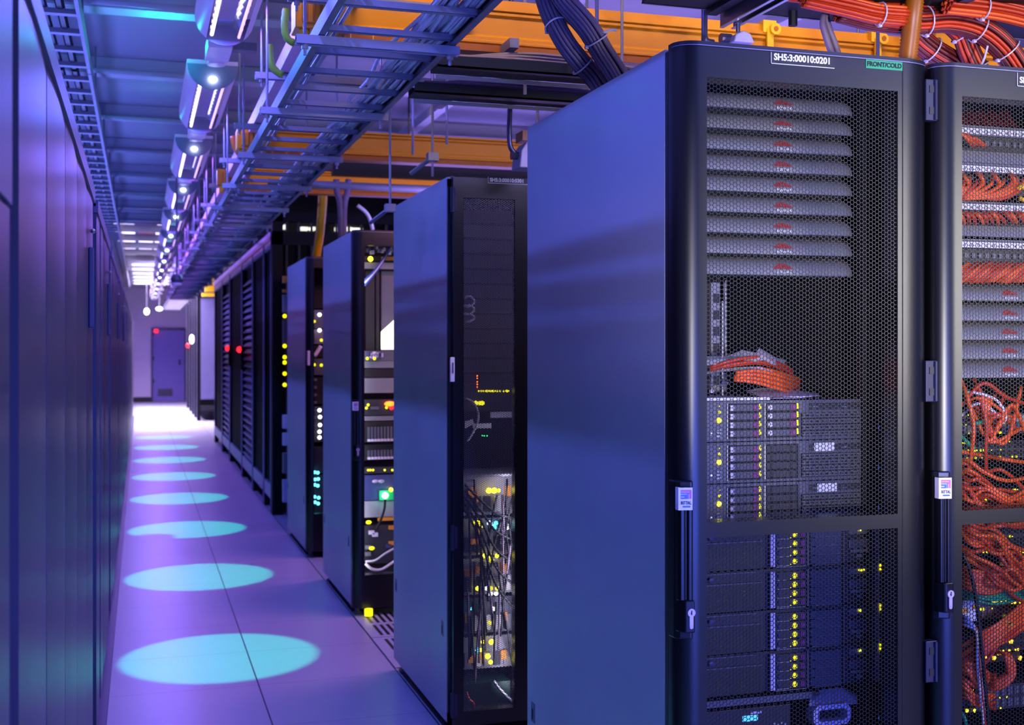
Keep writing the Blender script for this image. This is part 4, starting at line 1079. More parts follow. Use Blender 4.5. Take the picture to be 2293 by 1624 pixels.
# ================================================================ cabinets along the near side of the aisle
XC = -.1457
HC = 1.92
bounds = [(-.45, 1.525), (1.636, 4.104), (4.39, 6.2), (6.42, 8.6), (8.8, 11.0), (11.2, 13.6), (13.8, 16.4), (16.6, 19.4), (19.6, 22.6), (22.8, 26.0)]
rc = random.Random(3)
for k, (ya, yb_) in enumerate(bounds):
    t = thing('steel_cabinet', '%s tall steel cabinet along the lamp side of the aisle, counted from the camera' % NTH[k], 'cabinet', (XC-.3, (ya+yb_)/2, 0), 'steel cabinets along the aisle')
    MB().box(XC-.6, XC-.022, ya, yb_, .02, HC-.005).build('cabinet_body', 'frame_dark', t)
    MB().box(XC-.6, XC-.004, ya, yb_, HC-.005, HC+.012).build('top_cover', 'cab_trim', t)
    MB().box(XC-.012, XC+.004, ya, yb_, HC-.028, HC+.016).build('top_trim', 'cab_trim', t)
    MB().box(XC-.05, XC-.010, ya+.01, yb_-.01, .0, .07).build('plinth', 'base_black', t)
    nd = max(3, round((yb_-ya)/.47)); w = (yb_-ya)/nd
    if k == 0:
        MB().box(XC-.022, XC, ya, yb_, 1.59, HC-.03).build('upper_door', 'cab_trim', t); MB().box(XC-.022, XC-.003, ya, yb_, .075, 1.585).build('lower_door', 'cab_steel', t)
        continue
    for q in range(nd):
        y0 = ya + w*q + .0015; y1 = ya + w*(q+1) - .0015
        a = rc.uniform(-.004, .004); bm = MB()
        # each door very slightly bowed and out of line, as sheet steel doors are
        N = 6
        pts = [(XC - .004 + a*(i/N-.5) + .0028*math.sin(PI*i/N), y0 + (y1-y0)*i/N) for i in range(N+1)]
        bm.prism([(XC-.021, y0)] + pts + [(XC-.021, y1)] , .075, HC-.03)
        d = bm.build('cabinet_door', 'cab_steel', t)
    if k in (1, 2, 3, 4):
        ym = yb_ - .35
        MB().box(XC-.002, XC+.012, ym-.02, ym+.02, 1.48, 1.72).build('door_handle', 'cab_trim', t, bevel=.004)
        MB().ball((XC+.006, ym+.12, 1.78), .008, 0, 8).build('lock_button', 'steel', t)
# black blocks stand for the shade in the gaps between cabinets
for k in range(len(bounds)-1):
    ya, yb_ = bounds[k][1], bounds[k+1][0]
    o = MB().box(XC-.2, XC-.05 if k else XC-.03, ya+.001, yb_-.001, 0, 2.4 if k == 0 else 1.89).build('gap_shade', 'frame_dark'); tag(o, 'black shade block in the %s gap between steel cabinets' % NTH[k], 'post', 'shade blocks between steel cabinets')
# floor trim
o = MB().box(XC-.01, XC+.02, 1.0, 26, 0, .012).build('trim_1', 'cab_steel'); struct(o)

# cable tray on brackets above these cabinets
for k in range(8):
    ya = 3.0 + 3.0*k
    t = thing('cable_tray', '%s length of rung tray above the steel cabinets, counted from the camera' % NTH[k], 'cable tray', (-.32, ya+1.5, 2.75), 'rung trays above the steel cabinets')
    MB().box(-.24, -.225, ya, ya+2.98, 2.72, 2.79).build('side_rail', 'zinc_pale', t)
    MB().box(-.52, -.505, ya, ya+2.98, 2.72, 2.79).build('side_rail', 'zinc_pale', t)
    for q in range(10): MB().box(-.505, -.24, ya+.15+.3*q-.02, ya+.15+.3*q+.02, 2.72, 2.74).build('rung', 'zinc', t)
    for q in (0, 1):
        MB().box(-.235, -.225, ya+.7+1.5*q-.02, ya+.7+1.5*q+.02, 2.79, ZC).build('hanger', 'zinc', t)
    MB().tube([(-.30, ya+.02, 2.75), (-.30, ya+1.5, 2.752), (-.30, ya+2.96, 2.75)], .018, 6).tube([(-.36, ya+.02, 2.75), (-.36, ya+2.96, 2.75)], .014, 6).build('tray_cable', 'black_cable', t)

# ================================================================ dark cabinets of the cage on the rack side
XF = EX
def yx(u): return PXX(u, 780, XF).y
ub_ = [607, 590, 565, 541, 514, 497, 480]
HB = 2.35
kinds = ['glass', 'glass', 'louver', 'glass', 'louver', 'glass']
for k in range(6):
    ya, yb_ = yx(ub_[k]), yx(ub_[k+1])
    t = thing('cage_cabinet', '%s dark cage cabinet past the rack rows, %s front' % (NTH[k], {'glass': 'plain glossy', 'louver': 'slatted'}[kinds[k]]), 'cabinet', (XF+.5, (ya+yb_)/2, 0), 'dark cabinets of the cage')
    MB().box(XF+.05, XF+1.0, ya+.02, yb_-.02, .12, HB-.02).build('cabinet_body', 'cavity', t)
    pw = .075
    for y in (ya, yb_-pw):
        p = MB().box(XF, XF+.06, y, y+pw, .0, HB).build('corner_post', 'cage_black', t)
        MB().box(XF-.004, XF+.01, y+pw*.40, y+pw*.66, .02, HB).build('post_highlight', 'cage_edge', p)  # pale strip paints the light caught on the black post
    MB().box(XF, XF+.05, ya+pw, yb_-pw, HB-.07, HB).build('top_rail', 'cage_edge', t)
    MB().box(XF, XF+.05, ya+pw, yb_-pw, .12, .24).build('bottom_rail', 'cage_edge', t)
    MB().box(XF+.06, XF+1.0, ya+.02, yb_-.02, HB-.02, HB).build('roof_plate', 'cage_black', t)
    if kinds[k] == 'louver':
        for q in range(26):
            z = .28 + (HB-.45)*q/26
            MB().add([(XF+.015, ya+pw, z), (XF+.015, yb_-pw, z), (XF+.045, yb_-pw, z+.045), (XF+.045, ya+pw, z+.045)], [(0, 1, 2, 3), (3, 2, 1, 0)]).box(XF+.008, XF+.018, ya+pw, yb_-pw, z-.012, z+.004).build('slat', 'cage_edge', t)
    else:
        MB().box(XF+.02, XF+.03, ya+pw, yb_-pw, .24, HB-.07).build('glass_front', 'glass_dark', t)
    if k in (2, 3):
        uu, vv = ((539, 783), (512, 780))[k-2]
        p = PXX(uu, vv, XF-.03)
        h = MB().box(XF-.035, XF+.0, p.y-.03, p.y+.03, p.z-.22, p.z+.03).build('door_handle', 'cage_black', t, bevel=.006)
        MB().ball((p.x-.012, p.y, p.z), .034, 0, 10).build('red_light', 'led_red', h, smooth=True)
# tall near frame of the cage
Yn = yx(607) - .09
t = thing('cage_portal', 'tall black cage frame facing the rack rows, bright fittings behind its bars', 'frame', (1.6, Yn, 0))
MB().box(XF, UX(633, Yn), Yn, Yn+.07, 0, 2.60).build('corner_post', 'cage_black', t)
for v0, v1 in ((476, 498), (520, 550)):
    MB().box(XF, 3.4, Yn, Yn+.07, ZV(700, v1, Yn), ZV(700, v0, Yn)).build('cross_bar', 'cage_black', t)
for q in range(9): MB().box(UX(640+28*q, Yn), UX(640+28*q, Yn)+.018, Yn+.02, Yn+.05, 2.05, 2.55).build('mesh_bar', 'frame_dark', t)
tag(MB().box(XF-.01, XF+.03, Yn+.09, yx(480), HB+.001, HB+.07).build('cage_rail', 'cage_edge'), 'long pale rail along the top edge of the dark cage cabinets', 'rail')
for k, (u0, u1, v0, v1) in enumerate(((672, 690, 508, 515), (695, 706, 508, 515), (752, 760, 508, 516), (775, 786, 508, 516), (788, 812, 510, 516), (636, 642, 503, 512), (649, 656, 558, 576), (672, 690, 558, 566), (674, 684, 570, 577), (698, 703, 560, 567), (711, 724, 560, 568))):
    Yl = 11.2
    a = P(u0, v0, Yl); b = P(u1, v1, Yl)
    o = MB().box(a.x, b.x, Yl, Yl+.1, b.z, a.z).build('light_fitting', 'lit_window'); tag(o, '%s small white lit fitting behind the black cage bars, counted from the top row' % NTH[k], 'light', 'lit fittings behind the cage bars')
o = MB().box(1.2, 4, 11.3, 11.4, 1.9, ZC-.1).build('cage_screen', 'cavity'); tag(o, 'dark screen behind the lit fittings of the cage', 'screen')
# second cage far down the aisle
ya, yb_ = 24.05, 31.4
t = thing('cage_cabinet', 'far cage block near the end door, pale mesh front and red light', 'cabinet', (XF+.5, 27, 0), 'dark cabinets of the cage')
MB().box(XF+.03, XF+3, ya+.05, yb_, .25, 2.42).build('cabinet_body', 'cage_black', t)
for y in (ya, 25.2, 26.4, 27.8, 29.4): 
    p = MB().box(XF-.02, XF+.05, y, y+.12, 0, 2.47).build('corner_post', 'cage_black', t); MB().box(XF-.026, XF-.018, y+.03, y+.09, .05, 2.45).build('post_highlight', 'cage_edge', p)  # highlight strips painted on these posts too
MB().box(XF+.05, XF+3, ya, ya+.05, .42, 2.42).build('mesh_front', 'mesh_front', t)
MB().box(XF+.05, XF+3, ya-.01, ya+.04, .20, .30).build('foot_rail', 'frame_dark', t)
MB().box(XF-.0, XF+3, ya-.02, ya+.06, 2.42, 2.5).build('top_rail', 'cage_black', t)
led(t, PXX(421, 774, XF-.04), .055, 'led_red', 'red_light'); led(t, PXX(429, 760, XF-.04), .05, 'led_white', 'white_light', (1, .6, 2))
a = P(452, 640, 23); b = P(478, 664, 23)
o = MB().box(a.x, b.x+.3, 23, 23.15, b.z, b.z+.06).box(a.x+.06, b.x+.3, 23, 23.15, b.z+.09, a.z).box(a.x+.2, a.x+.23, 23.05, 23.08, a.z, ZC-.001).build('busbar_end', 'yellow_plastic'); tag(o, 'small bright yellow busbar end far down over the cage', 'busbar')

# slotted floor tiles between the rack rows
for k, (y0, nm) in enumerate(((5.19, 'between the second and third rack rows, nearer the second row'), (5.764, 'between the second and third rack rows, nearer the third row'))):
    t = thing('vent_tile', 'slotted floor vent tile ' + nm, 'floor tile', (1.374, y0+.287, 0), 'slotted vent tiles')
    MB().box(1.078, 1.67, y0+.004, y0+.570, .0005, .003).build('tile_plate', 'panel_paint', t)
    m = MB()
    for i in range(16):
        for j in range(2):
            x = 1.13+.034*i; m.box(x, x+.016, y0+.04+.27*j, y0+.04+.27*j+.22, .0028, .0036)
    m.build('vent_slot', 'frame_dark', t)
# ================================================================ overhead services
# ---- round-bellied tube lamps in a line over the aisle
XLAMP = .318
LP = 2.02
def lamp(k, label):
    y = 5.68 + LP*k; L = 1.2; z0 = 2.62; w = .115
    t = thing('tube_lamp', label, 'lamp', (XLAMP, y+L/2, z0), 'tube lamps over the aisle')
    N = 14
    prof = [(XLAMP + w*math.cos(PI + PI*i/N), z0 + .115 + .115*math.sin(PI + PI*i/N)) for i in range(N+1)]
    a = 4; b = N-4
    def shell(i0, i1, nm, mname, off=0.0):
        m = MB()
        for i in range(i0, i1+1):
            x, z = prof[i]
            m.v += [(x, y+.01, z+off), (x, y+L-.01, z+off)]
        for q in range(i1-i0): m.f.append([2*q, 2*q+2, 2*q+3, 2*q+1]); m.m.append(0)
        return m.build(nm, mname, t, smooth=True)
    shell(0, a, 'lamp_side', 'lamp_body'); shell(b, N, 'lamp_side', 'lamp_body')
    MB().box(XLAMP-w, XLAMP+w, y+.005, y+L-.005, z0+.113, z0+.135).build('lamp_back', 'lamp_body', t)
    for ye in (y, y+L-.012):
        MB().sweep_y(list(reversed(prof)) , ye, ye+.012).build('end_cap', 'lamp_cap', t)
    # ribbed mirror reflector inside
    m = MB(); n = 26
    for q in range(n+1):
        yy = y+.03+(L-.06)*q/n
        zz = z0+.055 + (.016 if q % 2 else 0)
        m.v += [(XLAMP-.062, yy, zz-.02), (XLAMP-.03, yy, zz+.02), (XLAMP+.03, yy, zz+.02), (XLAMP+.062, yy, zz-.02)]
    for q in range(n):
        for i in range(3): m.f.append([4*q+i, 4*q+i+1, 4*q+i+5, 4*q+i+4]); m.m.append(0)
    m.build('ribbed_reflector', 'lamp_reflector', t)
    MB().cyl((XLAMP-.052, y+.04, z0+.034), (XLAMP-.052, y+L-.04, z0+.034), .007, 10).build('light_tube', 'tube_glow', t, smooth=True)
    MB().cyl((XLAMP+.052, y+.04, z0+.03), (XLAMP+.052, y+L-.04, z0+.03), .006, 10).build('light_tube', 'tube_pink', t, smooth=True)
    MB().ball((XLAMP, y-.012, z0+.045), .016, 0, 10, (1.2, .6, .8)).build('spot_bulb', 'lamp_star', t, smooth=True)
    # sensor box and strap linking to the next lamp
    MB().box(XLAMP-.05, XLAMP+.05, y-.55, y-.30, z0+.06, z0+.12).cyl((XLAMP, y-.25, z0+.055), (XLAMP, y-.25, z0+.10), .04, 14).build('sensor_box', 'lamp_body', t)
    MB().box(XLAMP+.04, XLAMP+.16, y-.46, y-.40, z0+.08, z0+.115).build('side_bracket', 'zinc', t)
    return t
L0 = lamp(-1, 'first tube lamp over the aisle, ribbed reflector cut by the top of the picture')
for k in range(0, 13):
    dup(L0, L0.location + Vector((0, LP*(k+1), 0)), '%s tube lamp in the line over the aisle' % NTH[k+1])
o = MB().box(XLAMP-.03, XLAMP+.03, 2.5, 31, 2.76, 2.80).build('lamp_trunking', 'zinc_pale'); tag(o, 'long pale trunking carrying the line of tube lamps', 'trunking')
for k in range(14):
    y = 3.4 + LP*k
    o = MB().tube([(XLAMP, y, 2.80), (XLAMP, y, ZC)], .006, 6).build('hanger_rod', 'rod_zinc'); tag(o, '%s thin rod holding up the lamp trunking' % NTH[k], 'rod', 'rods of the lamp trunking')

# ---- cable ladder over the aisle edge
ZLD = 2.28
XLa, XLb = .466, .853
RP = .2558
Y0L = 2.994 - RP*2
sec = None
for s in range(10):
    ya = Y0L + RP*10*s - RP/2
    lab = '%s section of the overhead cable ladder, counted from the camera' % NTH[s]
    if sec is None:
        sec = thing('cable_ladder', lab, 'cable ladder', ((XLa+XLb)/2, ya, ZLD), 'sections of the overhead ladder')
        for x, sgn in ((XLa, 1), (XLb, -1)):
            m = MB().box(x-.0015, x+.0015, ya+.002, ya+RP*10-.002, ZLD, ZLD+.044)
            m.box(min(x, x+sgn*.018), max(x, x+sgn*.018), ya+.002, ya+RP*10-.002, ZLD, ZLD+.003).box(min(x, x+sgn*.018), max(x, x+sgn*.018), ya+.002, ya+RP*10-.002, ZLD+.041, ZLD+.044)
            m.build('side_rail', 'zinc', sec)
        for q in range(10):
            y = ya + RP/2 + RP*q
            m = MB().sweep_x([(y-.012, ZLD+.006), (y-.012, ZLD+.022), (y+.012, ZLD+.022), (y+.012, ZLD+.006), (y+.009, ZLD+.006), (y+.009, ZLD+.019), (y-.009, ZLD+.019), (y-.009, ZLD+.006)], XLa+.002, XLb-.002)
            m.build('rung', 'zinc', sec)
        for x, sgn in ((XLa, 1), (XLb, -1)):
            MB().box(x+sgn*.002, x+sgn*.006, ya-.06, ya+.06, ZLD+.006, ZLD+.038).build('splice_plate', 'zinc_pale', sec)
    else: dup(sec, Vector(((XLa+XLb)/2, ya, ZLD)), lab)
# trapeze hangers under the ladder and under the upper trunking
def trapeze(y, x0, x1, z, rods, label, group):
    t = thing('trapeze_hanger', label, 'hanger', ((x0+x1)/2, y, z), group)
    s = MB()
    zb = z+.017
    s.box(x0, x1, y-.0165, y+.0165, z+.038, z+.041); s.box(x0, x1, y-.0165, y-.0145, zb, z+.041); s.box(x0, x1, y+.0145, y+.0165, zb, z+.041)
    s.box(x0, x1, y-.0145, y-.008, zb, zb+.003); s.box(x0, x1, y+.008, y+.0145, zb, zb+.003)
    s.build('strut_channel', 'zinc_pale', t)
    for x in rods:
        MB().tube([(x, y, z-.012), (x, y, ZC-.001)], .005, 6).build('threaded_rod', 'rod_zinc', t)
        MB().cyl((x, y, z+.005), (x, y, z+.017), .010, 6).build('rod_nut', 'steel', t)
    return t
h0 = h1 = None
for k in range(18):
    lab = '%s channel hanger under the overhead ladder, counted from the camera' % NTH[k]
    y = 3.29 + RP*4*k
    if h0 is None: h0 = trapeze(y, .405, .866, ZLD-.043, (.43, .84), lab, 'channel hangers of the ladder')
    else: dup(h0, Vector((h0.location.x, y, h0.location.z)), lab)
for k in range(16):
    lab = '%s upper channel hanger beside the narrow trunking, counted from the camera' % NTH[k]
    y = 3.55 + 1.07*k
    if h1 is None: h1 = trapeze(y, .415, .93, 2.43, (.44,), lab, 'upper channel hangers')
    else: dup(h1, Vector((h1.location.x, y, h1.location.z)), lab)
o = MB().box(.505, .60, 2.2, 22, 2.475, 2.535).build('narrow_trunking', 'trunk_pink'); tag(o, 'long narrow pinkish trunking above the cable ladder', 'trunking')
o = MB().box(.62, .64, 2.2, 22, 2.475, 2.51).build('thin_conduit', 'zinc_pale'); tag(o, 'thin pale conduit beside the narrow trunking', 'conduit')
# data cables lying in the ladder
rg = random.Random(21)
for q in range(26):
    x = .738 + .098*(q % 13)/12 ; z = ZLD+.030+.011*(q//13)
    pts = []
    y = 2.2
    ph = rg.uniform(0, 6)
    while y < 19:
        pts.append((min(.838, max(.66, x + .022*math.sin(y*1.7+ph) + rg.uniform(-.012, .012))), y, z + .008*math.sin(y*24.6+ph*.3) + rg.uniform(0, .012))); y += .35
    cord('data_cable', pts, .0062, 'grey_cable', 'pale data cable lying along the outer rail of the overhead ladder', 'cables laid along the ladder', n=3, k=5)
for q in range(5):
    pts = [( .485+.012*q+rg.uniform(-.006, .006), 2.2+.5*i, ZLD+.034+rg.uniform(0, .01)) for i in range(26)]
    cord('data_cable', pts, .0048, 'grey_cable', 'pale data cable lying along the inner rail of the overhead ladder', 'cables at the inner rail', n=3, k=5)
# drooping loop near the second hanger
for q in range(6):
    cord('data_cable', [P(890-q*2, 175, 4.0), P(905+q*3, 150+q*2, 3.95), P(920+q*2, 140+q*3, 3.95), P(930+q*1.5, 160, 3.95), P(922+q*2, 182, 3.98)], .006, 'grey_cable', 'pale cable in the loose loop over the ladder edge', 'loose loop of cables', n=5, k=6)

# ---- yellow busbar trunkings over the aisles between the rows
def busbar(y, x0, x1, label, z0=2.39, top=True):
    t = thing('busbar_trunking', label, 'busbar', ((x0+x1)/2, y, z0), 'yellow busbar trunkings')
    prof = [(y-.035, z0), (y-.045, z0+.006), (y-.045, z0+.012), (y-.040, z0+.016), (y-.040, z0+.026), (y-.034, z0+.034), (y-.034, z0+.092), (y-.042, z0+.098), (y-.042, z0+.106), (y-.036, z0+.109), (y-.046, z0+.112), (y-.046, z0+.121),
            (y+.046, z0+.121), (y+.046, z0+.112), (y+.034, z0+.106), (y+.034, z0+.034), (y+.045, z0+.012), (y+.035, z0)]
    MB().sweep_x(list(reversed(prof)), x0+.14, x1).build('busbar_housing', 'yellow_paint', t)
    MB().box(x0+.15, x1, y-.0455, y+.0455, z0-.022, z0).build('busbar_base', 'yellow_dark', t)
    if top: MB().box(x0+.1, x1, y-.03, y-.0, z0+.128, z0+.150).box(x0+.1, x1, y-.036, y+.004, z0+.121, z0+.128).build('top_rail', 'yellow_paint', t)
    # end feed with bolts
    f = MB().box(x0, x0+.17, y-.055, y+.055, z0+.005, z0+.105).box(x0+.02, x0+.12, y-.062, y-.05, z0+.02, z0+.09).build('end_feed', 'yellow_paint', t, bevel=.004)
    for q in range(4): MB().box(x0+.03+.022*q, x0+.038+.022*q, y-.064, y-.06, z0+.024, z0+.086).build('feed_rib', 'yellow_dark', f)
    for q in range(5):
        x = x0 + .03 + .07*q
        MB().cyl((x, y-.03, z0-.03), (x, y-.03, z0+.004), .016, 10).cyl((x, y-.03, z0-.038), (x, y-.03, z0-.028), .011, 10).build('clamp_bolt', 'yellow_plastic', t)
    for x in (x0+.55, x0+1.62, x0+2.05):
        c = MB().box(x-.025, x+.025, y-.05, y+.05, z0+.118, z0+.16).box(x-.012, x+.012, y-.055, y-.045, z0+.05, z0+.13).build('joint_clamp', 'yellow_plastic', t)
        MB().cyl((x+.015, y-.066, z0+.128), (x+.015, y-.05, z0+.128), .020, 14).build('clamp_knob', 'yellow_plastic', c)
        MB().cyl((x+.015, y-.068, z0+.128), (x+.015, y-.066, z0+.128), .009, 10).build('knob_bore', 'yellow_dark', c)
    return t
busbar(3.70, .448, 4.2, 'yellow busbar trunking crossing behind the first rack row')
busbar(6.0, .448, 4.2, 'yellow busbar trunking crossing between the second and third rack rows', top=False)
busbar(7.6, .448, 4.2, 'yellow busbar trunking crossing at the fourth rack row, hose hanging from it', 2.42, False)
t = MB().box(UX(742, 7.35), 3.4, 7.30, 7.36, 2.485, 2.565).box(1.6, 1.61, 7.32, 7.33, 2.565, ZC-.001).box(2.8, 2.81, 7.32, 7.33, 2.565, ZC-.001).build('cable_channel', 'black_tray'); tag(t, 'black channel crossing just before the third busbar', 'channel')
t = MB().tube([(UX(600, 7.2), 7.2, 2.405), (3.4, 7.2, 2.405)], .024, 8).build('crossing_pipe', 'zinc_pale', None, True); tag(t, 'pale pipe crossing just below the third busbar', 'pipe')
o = MB().box(UX(1760, 3.6), UX(1900, 3.6), 3.52, 3.62, 2.30, 2.38).build('tap_off_box', 'yellow_paint'); tag(o, 'yellow tap-off box under the busbar behind the FRONT/COLD plate', 'box')
a = P(2075, 70, 3.55); b = P(2160, 150, 3.55)
o = MB().box(a.x, b.x, 3.5, 3.64, b.z-.05, a.z).build('tap_off_box', 'yellow_paint', bevel=.006); tag(o, 'large orange-yellow tap-off box behind the maroon cable bundles', 'box')

# ---- black trays crossing over the second row
for k, (Y, z, va) in enumerate(((3.56, 2.275, 0), (3.88, 2.262, 0))):
    t = thing('cable_tray', ('black cable tray crossing just behind the first rack, upper of two' , 'black cable tray crossing just behind the first rack, lower of two')[k], 'cable tray', (1.8, Y, z), 'black crossing trays')
    MB().box(.86, 3.2, Y-.05, Y+.05, z, z+.006).box(.86, 3.2, Y-.05, Y-.045, z, z+.035).box(.86, 3.2, Y+.045, Y+.05, z, z+.035).build('tray_channel', 'black_tray', t)
    for q in range(3): 
        MB().tube(spline([(.9, Y-.02+.02*q, z+.04), (1.2, Y, z+.05+.01*q), (1.6, Y-.02, z+.04), (2.2, Y, z+.045)], 6), .008, 6).build('tray_cable', 'slate_cable', t)
    for xr in (1.5, 2.6): MB().tube([(xr, Y+.045, z), (xr, Y+.045, ZC-.001)], .005, 6).build('tray_rod', 'rod_zinc', t)
    MB().box(.88, 2.6, Y+.056, Y+.062, z-.012, z+.0).build('light_edge', 'zinc_pale', t)
for k, (y, lab) in enumerate(((4.55, 'pale strut running lengthwise under the crossing black trays'),)):
    o = MB().box(1.10, 1.13, y-1.0, y, 2.36, 2.39).build('strut_channel', 'zinc_pale'); tag(o, lab, 'strut')
rods = [(1175, 3.7, 0), (924, 5.0, 0), (1000, 4.7, 0), (1203, 4.2, 0), (1336, 3.4, 0), (968, 5.6, 0), (1965, 3.3, 0)]
for k, (u, Y, v) in enumerate(rods):
    X = UX(u, Y)
    o = MB().tube([(X, Y, 2.25), (X, Y, ZC-.001)], .006, 6).build('hanger_rod', 'rod_zinc'); tag(o, '%s thin hanging rod above the rack tops, counted from the aisle' % NTH[[3, 0, 2, 4, 5, 1, 6][k]], 'rod', 'rods above the racks')
# ---- black tray above the front row with orange bundles
t = thing('cable_tray', 'wide black cable tray over the front row carrying orange bundles', 'cable tray', (2.4, 2.6, 2.3))
MB().box(1.22, 4.0, 2.30, 2.80, 2.30, 2.306).box(1.22, 4.0, 2.795, 2.80, 2.30, 2.36).box(1.22, 4.0, 2.30, 2.305, 2.30, 2.36).build('tray_channel', 'black_tray', t)
MB().box(1.22, 4.0, 2.799, 2.803, 2.299, 2.303).build('tray_edge', 'zinc', t)
for q in range(4): MB().box(1.4+.55*q, 1.43+.55*q, 2.3, 2.8, 2.285, 2.30).build('tray_stiffener', 'black_tray', t)
MB().cyl((UX(1775, 2.75), 2.75, 2.262), (UX(1775, 2.75), 2.75, 2.30), .012, 8).build('tray_bolt', 'black_tray', t)
e = P(1612, 50, 2.80)
t = thing('strut_channel', 'shiny strut with bright edges jutting from under the black tray', 'strut', (e.x, 2.5, e.z))
MB().box(e.x, e.x+.041, 2.25, 2.80, e.z+.024, e.z+.027).box(e.x, e.x+.003, 2.25, 2.8, e.z-.012, e.z+.027).box(e.x+.038, e.x+.041, 2.25, 2.8, e.z-.012, e.z+.027).build('strut_body', 'slate_strut', t)
MB().box(e.x-.001, e.x+.009, 2.25, 2.8, e.z-.015, e.z-.012).box(e.x+.032, e.x+.042, 2.25, 2.8, e.z-.015, e.z-.012).build('strut_lip', 'steel', t)
MB().cyl((e.x+.02, 2.74, e.z-.04), (e.x+.02, 2.74, e.z+.03), .006, 8).cyl((e.x+.02, 2.74, e.z-.018), (e.x+.02, 2.74, e.z-.010), .011, 6).build('strut_bolt', 'slate_strut', t)

def bundle(name, label, pts, R, n, mname, ties, group=None, r=.0052):
    pts = [Vector(p) for p in pts]
    path = spline(pts, 6)
    t = thing(name, label, 'cable bundle', tuple(path[len(path)//2]), group)
    lay = [(0, 0)] if n < 8 else []
    k = 0
    rings = [(R*.92, n*2//3), (R*.45, n - n*2//3)]
    offs = []
    for rad, m in rings:
        for j in range(m):
            a = 2*PI*j/m + rad*40
            offs.append((rad*math.cos(a), rad*math.sin(a)))
    fr = []
    prev = None
    for i, p in enumerate(path):
        d = (path[min(i+1, len(path)-1)] - path[max(i-1, 0)]).normalized()
        e1 = (d.cross(Vector((0, 0, 1))) if prev is None else prev - d*prev.dot(d)).normalized() if prev is not None or abs(d.z) < .95 else d.orthogonal().normalized()
        prev = e1
        fr.append((e1, d.cross(e1)))
    for a, b in offs:
        tw = RN.uniform(-.2, .2)
        q = []
        for i, p in enumerate(path):
            th = tw*i/len(path)
            x = a*math.cos(th) - b*math.sin(th); y = a*math.sin(th) + b*math.cos(th)
            q.append(p + fr[i][0]*x + fr[i][1]*y)
        MB().tube(q, r, 6).build('cable', mname if not isinstance(mname, (list, tuple)) else RN.choice(mname), t, smooth=True)
    for f in ties:
        i = int(f*(len(path)-1)); e1, e2 = fr[i]
        ring = [path[i] + (e1*math.cos(2*PI*j/16) + e2*math.sin(2*PI*j/16))*(R+r+.0012) for j in range(17)]
        MB().tube(ring, .0022, 5).build('cable_tie', 'tie_white', t)
        MB().box(ring[4].x-.004, ring[4].x+.004, ring[4].y-.004, ring[4].y+.004, ring[4].z-.004, ring[4].z+.004).build('tie_lock', 'tie_white', t)
    return t
Yb = 2.95
bundle('cable_bundle', 'slate cable bundle curving into the first rack roof, tied twice, nearer the aisle', [P(1205, -60, Yb+.06), P(1228, 20, Yb+.04), P(1262, 90, Yb), P(1300, 140, Yb), P(1335, 180, Yb), P(1365, 225, Yb-.05)], .024, 21, ['slate_cable', 'slate_cable', 'maroon_slate'], (.30, .66), 'slate bundles into the first rack')
bundle('cable_bundle', 'slate cable bundle curving into the first rack roof beside the other, tied once', [P(1225, -70, Yb), P(1262, 0, Yb), P(1315, 62, Yb-.05), P(1350, 120, Yb-.05), P(1385, 175, Yb-.08), P(1400, 215, Yb-.1)], .027, 25, ['slate_cable', 'slate_cable', 'maroon_slate'], (.50,), 'slate bundles into the first rack')
o = MB().tube(spline([P(1338, 70, 2.88), P(1352, 72, 2.88), P(1368, 67, 2.88), P(1380, 68, 2.88)], 5), .0035, 6).build('tie_tail', 'tie_white'); tag(o, 'long loose tail of a tie sticking out from the slate bundle', 'cable tie')
Yo = 2.62
bundle('cable_bundle', 'broad maroon cable bundle arching from the black tray to the picture edge', [P(1880, 20, Yo), P(1960, 40, Yo), P(2045, 48, Yo), P(2120, 44, Yo), P(2190, 62, Yo), P(2245, 105, Yo), P(2285, 165, Yo), P(2310, 230, Yo)], .032, 28, ['maroon_cable', 'maroon_cable', 'maroon_cable', 'maroon_cable', 'deep_orange_cable'], (.34, .58, .76), 'maroon bundles over the front row')
bundle('cable_bundle', 'maroon cable bundle dropping behind the orange conduit to the rack gap', [P(2030, 30, Yo+.12), P(2050, 80, Yo+.12), P(2085, 112, Yo+.12), P(2130, 140, Yo+.12), P(2175, 180, Yo+.1)], .030, 26, ['maroon_cable', 'maroon_cable', 'maroon_cable', 'maroon_cable', 'deep_orange_cable'], (.52,), 'maroon bundles over the front row')
bundle('cable_bundle', 'maroon cable bundle dropping in a bend at the middle of the tray edge', [P(2080, 30, Yo+.06), P(2125, 50, Yo+.06), P(2155, 78, Yo+.06), P(2170, 115, Yo+.06), P(2195, 170, Yo+.06)], .026, 22, ['maroon_cable', 'maroon_cable', 'maroon_cable', 'deep_orange_cable'], (.52, .92), 'maroon bundles over the front row')
bundle('cable_bundle', 'bright orange cable bundle lying flat in the black tray before the conduit', [P(1800, -6, Yo-.05), P(1900, 16, Yo-.06), P(1960, 30, Yo-.06), P(2025, 36, Yo-.06)], .022, 16, ['deep_orange_cable', 'deep_orange_cable', 'orange_cable'], (.75,), 'orange bundles in the tray')
bundle('cable_bundle', 'bright orange cable bundle lying in the tray at the top corner', [P(2120, 8, Yo-.08), P(2190, 16, Yo-.08), P(2250, 26, Yo-.08), P(2320, 44, Yo-.08)], .024, 16, ['deep_orange_cable', 'deep_orange_cable', 'orange_cable'], (.4,), 'orange bundles in the tray')
bundle('cable_bundle', 'orange cable bundle running along the top edge of the picture', [P(1760, -20, Yo), P(1900, -4, Yo), P(2050, 2, Yo), P(2200, 6, Yo), P(2320, 20, Yo)], .022, 16, ['deep_orange_cable', 'deep_orange_cable', 'orange_cable'], (.6,), 'orange bundles in the tray')
